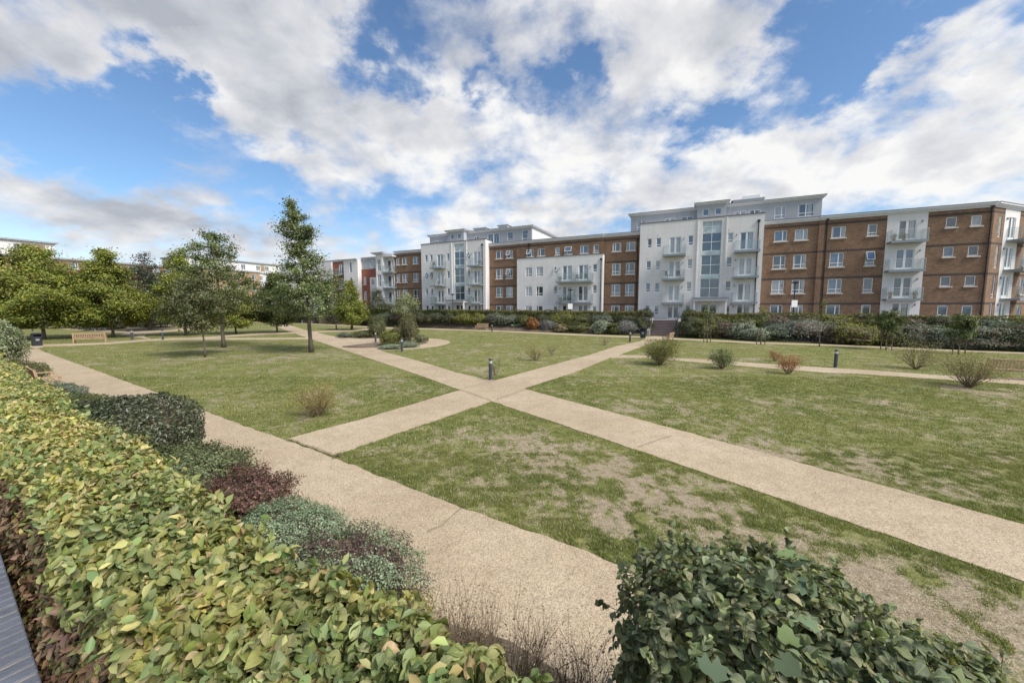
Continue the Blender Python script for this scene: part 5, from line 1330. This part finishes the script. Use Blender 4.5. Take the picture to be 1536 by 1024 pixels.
nb('golden_shrub', 'small yellow leaved sprig at the foot of the mottled cushion', 2.75, 2.35, .22, .25, .42, 1500, .03, [(.33, .30, .06), (.24, .25, .05), (.4, .34, .12)], 708, .1, core=False, sprig=.3)
for i, (s_, n_, rx, h, cols, lb) in enumerate(((14.6, 1.9, .9, .75, DARK+OLIVE, 'low dark shrub beyond the clipped bushes'), (16.3, 2.1, .8, .62, [(.17, .20, .08), (.12, .15, .06)], 'light green low shrub beyond the clipped bushes'), (18.6, 2.0, 1.1, .75, JUN, 'grey green low shrub in front of the path bench'), (25.6, 2.0, 1.3, .9, OLIVE, 'green shrub behind the path bench'))):
    nb('low_shrub', lb, s_, n_, rx, .8, h, 6500, .055, cols, 720+i, .2, lump=.15)
X, Y = SN(32.4, 1.75)
bush('laurel_bush', 'big pale leaved rounded bush at the far left end of the wide path', X, Y, 1.9, 1.05, 2.65, 12000, .095, [(.18, .22, .10), (.25, .29, .15), (.13, .16, .07), (.42, .45, .30)], 730, zb=.1, lump=.1, tm=T_MID, mat='gloss', rz=math.atan2(DY, DX), sprig=.05)

g = np.random.default_rng(66); n = 16000
s_ = -1.5+13*g.random(n)**1.3; n_ = .85+2.25*g.random(n)**.85
zb_ = np.interp(n_, [.75, 1.2, 1.9, 2.5, 2.86, 3.3], [.75, .5, .25, .10, .03, .0])+.035+.03*g.random(n)
P = np.stack([s_*DX+n_*NX, s_*DY+n_*NY, zb_], 1); P = P[(n_ < 2.8) | (g.random(n) < .25)]
v, f, c, _ = scatter(P, np.array([0, 0, 1.])+.6*g.normal(size=P.shape), .012+.035*g.random(len(P))**2, T_DIAM, pick([(.30, .22, .14), (.22, .15, .09), (.42, .34, .23), (.15, .10, .065), (.30, .28, .12)], len(P), g), g=g)
tag(link('leaf_litter', np_mesh('leaf_litter', v, f, M['leaf'], c)), kind='stuff')
# dry twiggy plants at the bottom centre
g = np.random.default_rng(88)
for i, (s_, n_) in enumerate(((2.05, 2.25), (1.55, 2.35), (1.0, 2.35), (.45, 2.4), (1.3, 1.8))):
    X, Y = SN(s_, n_); r = empty('dry_shrub', X, Y, .12, 0, ['nearly leafless brown twiggy shrub beside the yellow sprig', 'twiggy brown shrub second along the path edge', 'twiggy brown shrub in the middle of its row', 'twiggy brown shrub nearest the dark bush', 'twiggy brown shrub closest to the hornbeam hedge'][i], 'shrub', 'dry twiggy shrubs at the path edge')
    mb = MB(); tips = []
    for k in range(80):
        th = g.random()*2*PI; el = .2+.8*g.random(); d = nrm(np.array([math.cos(th)*el*.8, math.sin(th)*el*.8, 1.0]))
        branchy(mb, (math.cos(th)*.08, math.sin(th)*.08, 0), d, .34+.24*g.random(), .0042, g, 1, tips, .55, .2, 4, 4)
    mb.build('stems', M['twig'], r)
    T = np.array([t[0] for t in tips]); n = 520; P = T[g.integers(0, len(T), n)]+g.normal(size=(n, 3))*.02; P[:, 2] = np.maximum(P[:, 2]*g.random(n)**.5, .03)
    v, f, c, _ = scatter(P, g.normal(size=(n, 3)), .016+.014*g.random(n), T_DIAM, pick([(.16, .11, .07), (.2, .19, .08), (.12, .075, .05)], n, g), g=g); link('foliage', np_mesh('foliage', v, f, M['leaf'], c), r)

# ------------------------------------------------ hornbeam hedge in the foreground
def near_hedge():
    g = np.random.default_rng(123)
    r = empty('hornbeam_hedge', *SN(0, .5), 1.0, math.atan2(DY, DX), 'long clipped hornbeam hedge turning yellow across the bottom left corner', 'hedge')
    # local frame: x = s, y = toward the wall is +?  (x axis = direction D, y axis = D rotated 90 deg = (-DY, DX))
    def loc(s, n, z): return np.stack([s, -(n-.5), z-1.0], 1)       # local y points away from the garden
    parts = []
    def sheet(s0, s1, dens, tm, size, seed):
        g = np.random.default_rng(seed); LS = 1.05 if s0 < 8 else .5; TOT = LS+1.12; area = (s1-s0)*TOT; n = int(area*dens)
        s = s0+(s1-s0)*g.random(n); q = g.random(n)*TOT-(LS-.5)
        n0, n1, zt = .27, .80, 2.29
        nn = np.where(q < .50, n0, np.where(q < 1.12, n0+(q-.5)/.62*(n1-n0), n1)); z = np.where(q < .50, zt-.5+q, np.where(q < 1.12, zt, zt-(q-1.12)*2.0))
        lum = .030*fuzz(np.stack([s*1., nn*2, z], 1), 4., 5)+.030*fuzz(np.stack([s, nn, z], 1), 13., 6)+.012*fuzz(np.stack([s, nn, z], 1), 40., 16)
        top = (q >= .5) & (q < 1.12); left = q < .5
        # rounded shoulders
        edge = np.minimum(np.abs(nn-n0), np.abs(nn-n1)); z = z-np.where(top, .05*np.exp(-(edge/.08)**2), 0)
        depth = -.10*g.random(n)**1.3
        nn = nn+np.where(top, .02*g.normal(size=n), np.where(left, -lum-depth, lum+depth)); z = z+np.where(top, lum+depth, .0)
        nn = nn-np.where(left, .07*np.clip((zt-.10-z)/.35, 0, 1), 0)
        nn = nn+.05*np.sin(s*1.9)*(q >= 1.0)
        P = loc(s, nn, z)
        Nn = np.zeros((n, 3)); Nn[:, 2] = np.where(top, 1., .55); Nn[:, 1] = np.where(left, .8, np.where(top, 0, -.8)); Nn += .60*g.normal(size=(n, 3))
        T = g.normal(size=(n, 3)); T[:, 2] -= .35; T[:, 1] += np.where(left, .9, np.where(top, .1, -.7))
        patch = fuzz(np.stack([s, nn*1.5, z*0], 1), 2.2, 9)*.5+.5*fuzz(np.stack([s, nn, z*0], 1), 9., 10)
        yel = np.clip(.50+.055*s+.32*patch, .02, .97)
        gcol = pick([(.165, .21, .070), (.120, .165, .060), (.22, .26, .10), (.17, .215, .105), (.30, .34, .17)], n, g, [.28, .26, .22, .16, .08]); ycol = pick([(.42, .40, .11), (.52, .44, .15), (.34, .36, .09), (.60, .48, .24)], n, g)
        mix = np.clip(yel*1.1-.55+.9*g.random(n)**1.2*yel+.0, 0, 1)[:, None]
        c = gcol*(1-mix)+ycol*mix
        br = g.random(n) < .03; c[br] = pick([(.34, .22, .11), (.44, .31, .17), (.24, .15, .08)], br.sum(), g)
        brown = left & (z < zt-.10-.12*g.random(n)) & (g.random(n) < .88)
        c[brown] = pick([(.22, .13, .085), (.30, .19, .12), (.14, .085, .06), (.17, .17, .07)], int(brown.sum()), g)
        keep = ~(left & (z < zt-.22) & (g.random(n) < .15))
        keep &= np.ones(n, bool)
        S = size*(.6+.65*g.random(n))
        return scatter(P[keep], Nn[keep], S[keep], tm, c[keep], T=T[keep], g=g)
    parts.append(sheet(-2.2, 2.0, 5200, T_LEAF, .047, 1))
    V, Fq, Cc, U = join(parts); link('foliage', np_mesh('foliage', V, Fq, M['vein'], Cc, U, smooth=True), r)
    V, Fq, Cc, U = join([sheet(2.0, 5.5, 4600, T_MID, .048, 2), sheet(5.5, 12, 2700, T_MID, .054, 3), sheet(12, 40, 800, T_MID, .09, 4)]); link('foliage', np_mesh('foliage', V, Fq, M['leaf'], Cc, U), r)
    ns = 900; ss = -1.5+14*g.random(ns)**1.4; nn_ = .2+.6*g.random(ns); sd_ = nrm(np.stack([g.normal(size=ns)*.5, g.normal(size=ns)*.5, np.ones(ns)], 1)); Ls = .03+.07*g.random(ns); nl = 4
    P0_ = loc(ss, nn_, np.full(ns, 2.27)); t_ = np.tile(np.linspace(.2, 1, nl), ns); Ps = np.repeat(P0_, nl, 0)+np.repeat(sd_*Ls[:, None], nl, 0)*t_[:, None]; To = np.repeat(sd_, nl, 0)*.5+.8*nrm(g.normal(size=(ns*nl, 3)))
    v_, f_, c_, u_ = scatter(Ps+nrm(To)*.02, nrm(np.cross(To, g.normal(size=To.shape)))+np.array([0, 0, .5]), .038+.02*g.random(ns*nl), T_MID, pick([(.24, .29, .12), (.33, .36, .14), (.46, .42, .17), (.18, .24, .09)], ns*nl, g), T=To, g=g)
    link('foliage', np_mesh('foliage', v_, f_, M['leaf'], c_, u_), r)
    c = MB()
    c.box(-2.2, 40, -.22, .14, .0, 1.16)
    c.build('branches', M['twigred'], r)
    t = MB(); tips = []
    for k in range(260):
        s = -2+9*g.random()**1.3; n_ = .26+.5*g.random(); z = .35+.5*g.random()
        branchy(t, (s, -(n_-.5), z), nrm(np.array([g.normal()*.5, -.1, 1.])), .2+.2*g.random(), .0035, g, 0, tips, nseg=4)
    t.build('branches', M['twig'], r)
near_hedge()

# ------------------------------------------------ dark evergreen bush, bottom right
def corner_bush():
    g = np.random.default_rng(321); X0, Y0 = 1.40, 1.62
    r = empty('evergreen_bush', X0, Y0, .2, 0, 'dark leafy evergreen bush with a few large lobed leaves, bottom right', 'shrub')
    n = 14000; rx, ry, h = .82, .74, 2.02
    d = nrm(g.normal(size=(n, 3))); d[:, 2] = np.where(d[:, 2] < -.55, -d[:, 2], d[:, 2])
    k = 3.0; pn = (np.abs(d)**k).sum(1)**(-1/k)
    rad = pn*(1+.075*fuzz(d, 3., 5)+.07*fuzz(d, 9., 6)+.03*fuzz(d, 22., 7))*(1-.20*g.random(n)**1.4)
    P = d*rad[:, None]*np.array([rx, ry, .78])+np.array([0, 0, 1.12])
    P[:, 0] -= .10*np.clip(P[:, 2]-1.0, 0, 1)
    P[:, 2] -= .06+.30*np.clip((P[:, 0]-.0), 0, 1.2)+.10*np.clip(P[:, 1], 0, 1)
    Nn = d*np.array([1, 1, 1.1])+.5*g.normal(size=(n, 3))+np.array([0, 0, .35])
    T = g.normal(size=(n, 3))+np.array([.3, 0, .5])
    c = pick([(.115, .145, .075), (.155, .195, .105), (.22, .255, .15), (.085, .11, .058), (.27, .30, .13), (.38, .37, .22)], n, g, [.22, .28, .24, .09, .10, .07])
    S = .032+.032*g.random(n)
    parts = [scatter(P, Nn, S, T_LEAF, c, T=T, g=g)]
    # short leafy shoots breaking the outline
    ns, nl = 420, 8; ib = g.choice(np.where(P[:, 2] > .9)[0], ns); sd_ = nrm(d[ib]*.6+.45*g.normal(size=(ns, 3))+np.array([0, 0, .75])); Ls = .04+.09*g.random(ns)
    P0s = P[ib].copy(); t_ = np.tile(np.linspace(.05, 1, nl), ns); Ps = np.repeat(P[ib], nl, 0)+np.repeat(sd_*Ls[:, None], nl, 0)*t_[:, None]; To = np.repeat(sd_, nl, 0)*.6+.8*nrm(g.normal(size=(ns*nl, 3)))
    parts.append(scatter(Ps+nrm(To)*.014, nrm(np.cross(To, g.normal(size=To.shape)))+np.array([0, 0, .4]), .030+.018*g.random(ns*nl), T_LEAF, pick([(.17, .21, .10), (.23, .27, .15), (.13, .16, .08), (.32, .34, .19)], ns*nl, g), T=To, g=g))
    V, Fq, Cc, U = join(parts); link('foliage', np_mesh('foliage', V, Fq, M['vein'], Cc, U, smooth=True), r)
    m = 55; d = nrm(g.normal(size=(m, 3))); d[:, 2] = np.abs(d[:, 2])*.9+.15; d[:, 0] += .35; d = nrm(d); pn = (np.abs(d)**k).sum(1)**(-1/k)
    P = d*(pn*1.02)[:, None]*np.array([rx, ry, .78])+np.array([0, 0, 1.14]); P[:, 0] -= .10*np.clip(P[:, 2]-1.0, 0, 1); P[:, 2] -= .06+.30*np.clip((P[:, 0]-.0), 0, 1.2)+.10*np.clip(P[:, 1], 0, 1)
    v, f, c2, u = scatter(P, d+.35*g.normal(size=(m, 3))+np.array([0, 0, .4]), .07+.055*g.random(m), T_LOBE, pick([(.11, .155, .085), (.14, .19, .10), (.22, .28, .11)], m, g, [.45, .4, .15]), g=g)
    link('lobed_foliage', np_mesh('lobed_foliage', v, f, M['leaf'], c2, u), r)
    mb = MB(); tips = []
    for k_ in range(ns): mb.tube([tuple(P0s[k_]-sd_[k_]*.12), tuple(P0s[k_]+sd_[k_]*Ls[k_])], [.0025, .001], 4, cap=False)
    for q in range(46):
        th = g.random()*2*PI; el = g.random(); dd = nrm(np.array([math.cos(th)*el*.8*rx, math.sin(th)*el*.8*ry, 1.]))
        branchy(mb, (math.cos(th)*.25, math.sin(th)*.2, 0), dd, 1.25+.25*g.random(), .010, g, 0, tips, .45, .2, 6, 4)
    mb.build('stems', M['twig'], r)
    co = MB(); mm, kk = 18, 10
    for i in range(kk):
        for j in range(mm):
            q = []
            for a, b in ((i, j), (i, j+1), (i+1, j+1), (i+1, j)):
                ph = PI*.98*a/kk*.7; t = 2*PI*b/mm; dd = np.array([[math.sin(ph)*math.cos(t), math.sin(ph)*math.sin(t), math.cos(ph)]]); pn_ = (np.abs(dd)**k).sum(1)**(-1/k)
                p = dd[0]*pn_[0]*.76*np.array([rx, ry, .78])+np.array([0, 0, 1.08]); p[2] -= .06+.30*max(0, p[0]); q.append(tuple(p))
            co.quad(q[0], q[3], q[2], q[1])
    co.build('inner_twigs', M['twigred'], r)
corner_bush()

# ---------------------------------------------------------------- light
sun_dir = Vector((.80, -.60, 0)).normalized(); EL = R(46)
sv = Vector((sun_dir.x*math.cos(EL), sun_dir.y*math.cos(EL), math.sin(EL)))
sd = bpy.data.lights.new('sun', 'SUN'); sd.energy = 3.2; sd.angle = R(20); sd.color = (1., .95, .86)
so = bpy.data.objects.new('sun', sd); C.objects.link(so); so.rotation_euler = sv.to_track_quat('Z', 'Y').to_euler()
W = bpy.data.worlds.new('World'); sc.world = W; W.use_nodes = True
nt = W.node_tree; nt.nodes.clear()
out = nt.nodes.new('ShaderNodeOutputWorld'); bg = nt.nodes.new('ShaderNodeBackground'); bg.inputs[1].default_value = .10
sky = N(nt, 'ShaderNodeTexSky'); sky.sky_type = 'NISHITA'; sky.sun_disc = False; sky.sun_elevation = EL; sky.sun_rotation = math.atan2(sun_dir.x, sun_dir.y)
sky.ozone_density = 1.6; sky.dust_density = .6
tc = N(nt, 'ShaderNodeTexCoord'); sp = N(nt, 'ShaderNodeSeparateXYZ'); nt.links.new(tc.outputs['Generated'], sp.inputs[0])
def mth(op, a, b=None, clamp=False):
    n = nt.nodes.new('ShaderNodeMath'); n.operation = op; n.use_clamp = clamp
    for i, v in enumerate((a, b)):
        if v is None: continue
        if hasattr(v, 'links'): nt.links.new(v, n.inputs[i])
        else: n.inputs[i].default_value = v
    return n.outputs[0]
K = .42
zz = mth('ADD', mth('MAXIMUM', sp.outputs[2], 0.), K)
cb = N(nt, 'ShaderNodeCombineXYZ'); nt.links.new(mth('DIVIDE', sp.outputs[0], zz), cb.inputs[0]); nt.links.new(mth('DIVIDE', sp.outputs[1], zz), cb.inputs[1])
pv = cb.outputs[0]
def pdir(px, py):
    r = Vector(ray(px, py)).normalized(); z = max(r.z, 0)+K; return (r.x/z, r.y/z, 0)
def cnoise(vec, scale, det, rough, dist=.0, off=(0, 0, 0)):
    m = N(nt, 'ShaderNodeMapping'); m.inputs['Location'].default_value = off; nt.links.new(vec, m.inputs[0])
    return noise(nt, scale, det, rough, m.outputs[0], dist)
SEED = (1.9, 8.7, 3.4)
n1 = cnoise(pv, 3.4, 10, .56, .2, SEED)
n1b = cnoise(pv, 3.4, 6, .53, .2, (SEED[0]-.06, SEED[1]+.05, SEED[2]))
n2 = cnoise(pv, 2.2, 4, .5, 0, (9, 4, 2))
n3 = cnoise(pv, 9., 7, .6, .5, (2, 8, 1))
nm_ = cnoise(pv, 6.5, 7, .55, .3, (5, 3, 7))
# blobs: (pixel, radius, weight): + cloud, - blue
BL = [(60, 95, 80, .10), (20, 40, 60, .04), (380, 50, 100, .10), (250, 20, 80, .08), (470, 90, 50, .05), (215, 105, 50, -.16), (290, 140, 45, -.12), (150, 165, 60, -.10), (60, 200, 90, -.12), (200, 230, 110, -.13), (330, 215, 50, -.06), (390, 150, 70, .09), (350, 115, 50, .06),
      (480, 190, 90, .11), (600, 180, 80, .09), (520, 130, 35, -.05), (560, 30, 45, -.10), (600, 95, 40, -.11), (650, 130, 35, -.06), (690, 60, 50, .04), (420, 255, 70, -.12), (520, 275, 80, .03), (340, 290, 80, -.08), (150, 325, 90, .10), (40, 310, 60, .05), (240, 320, 50, .04), (290, 350, 60, -.05),
      (700, 200, 80, .10), (620, 250, 80, .07), (740, 120, 32, -.12), (840, 100, 38, -.12), (800, 145, 25, -.08), (880, 130, 30, -.06), (780, 60, 40, .04), (920, 50, 90, .10), (1040, 70, 80, .10), (960, 130, 60, .06), (900, 230, 110, .09), (780, 270, 90, .08),
      (1060, 200, 50, -.11), (1120, 160, 50, -.12), (1000, 235, 30, -.06), (1180, 190, 50, .03), (1240, 60, 60, -.15), (1320, 70, 50, -.12), (1260, 140, 60, -.14), (1180, 20, 40, -.08), (1370, 170, 50, -.07), (1330, 110, 35, .06), (1420, 110, 60, .07), (1500, 70, 70, .07), (1400, 20, 50, -.09),
      (1480, 190, 70, .08), (1150, 260, 110, .11), (1400, 240, 120, .12), (1280, 225, 60, .02), (1020, 290, 100, .09), (640, 330, 80, .06)]
cov = None
wn = N(nt, 'ShaderNodeTexNoise', Scale=7., Detail=6., Roughness=.6); nt.links.new(pv, wn.inputs['Vector'])
wa = N(nt, 'ShaderNodeVectorMath', operation='SUBTRACT'); nt.links.new(wn.outputs['Color'], wa.inputs[0]); wa.inputs[1].default_value = (.5, .5, .5)
wb = N(nt, 'ShaderNodeVectorMath', operation='MULTIPLY'); nt.links.new(wa.outputs[0], wb.inputs[0]); wb.inputs[1].default_value = (.42, .42, 0)
wc = N(nt, 'ShaderNodeVectorMath', operation='ADD'); nt.links.new(pv, wc.inputs[0]); nt.links.new(wb.outputs[0], wc.inputs[1]); pw = wc.outputs[0]
for px, py, rad, wt in BL:
    rad = rad*.0015/.72
    d = N(nt, 'ShaderNodeVectorMath', operation='DISTANCE'); nt.links.new(pw, d.inputs[0]); d.inputs[1].default_value = pdir(px, py)
    q = mth('DIVIDE', d.outputs['Value'], rad*.72); e = mth('EXPONENT', mth('MULTIPLY', mth('MULTIPLY', q, q), -1.)); e = mth('MULTIPLY', e, wt*1.05)
    cov = e if cov is None else mth('ADD', cov, e)
dens = mth('ADD', mth('ADD', mth('ADD', mth('MULTIPLY', n1, .60), mth('MULTIPLY', nm_, .34)), mth('MULTIPLY', n3, .10)), cov)
dens = mth('ADD', mth('MULTIPLY', mth('SUBTRACT', dens, .5), 1.25), .497)
mr = N(nt, 'ShaderNodeMapRange'); mr.interpolation_type = 'SMOOTHSTEP'; mr.inputs[1].default_value = .40; mr.inputs[2].default_value = .66; nt.links.new(dens, mr.inputs[0])
# shade: lit side versus base
sh = mth('ADD', mth('MULTIPLY', mth('SUBTRACT', n1, n1b), 2.6), .62)
sh = mth('ADD', sh, mth('MULTIPLY', mth('SUBTRACT', .60, dens), 1.25)); sh = mth('ADD', sh, mth('MULTIPLY', mth('SUBTRACT', n3, .5), .45)); sh = mth('ADD', sh, mth('MULTIPLY', mth('SUBTRACT', n2, .5), 1.3))
sh = mth('ADD', sh, mth('MULTIPLY', sp.outputs[0], .28))
ccol = ramp(nt, sh, [(.0, (.50, .53, .58)), (.3, (.66, .68, .72)), (.6, (.85, .85, .86)), (.9, (1.06, 1.05, 1.02))])
ccol = mixc(nt, 1., ccol, (6.3, 6.3, 6.38), 'MULTIPLY')
skyc = mixc(nt, 1., sky.outputs[0], (.84, 1.0, 1.12), 'MULTIPLY')
hz = N(nt, 'ShaderNodeMapRange'); hz.interpolation_type = 'SMOOTHSTEP'; hz.inputs[1].default_value = .22; hz.inputs[2].default_value = -.02; nt.links.new(sp.outputs[2], hz.inputs[0])
skyc = mixc(nt, mth('MULTIPLY', hz.outputs[0], .55), skyc, (6.7, 7.1, 7.8))
fin = mixc(nt, mth('MULTIPLY', mr.outputs[0], .97), skyc, ccol)
nt.links.new(fin, bg.inputs[0]); nt.links.new(bg.outputs[0], out.inputs[0])
sc.view_settings.view_transform = 'Standard'; sc.view_settings.look = 'None'; sc.view_settings.gamma = 1; sc.view_settings.exposure = .56
sc.render.engine = 'CYCLES'
sc.cycles.max_bounces = 6; sc.cycles.transparent_max_bounces = 8
sc.cycles.use_denoising = True
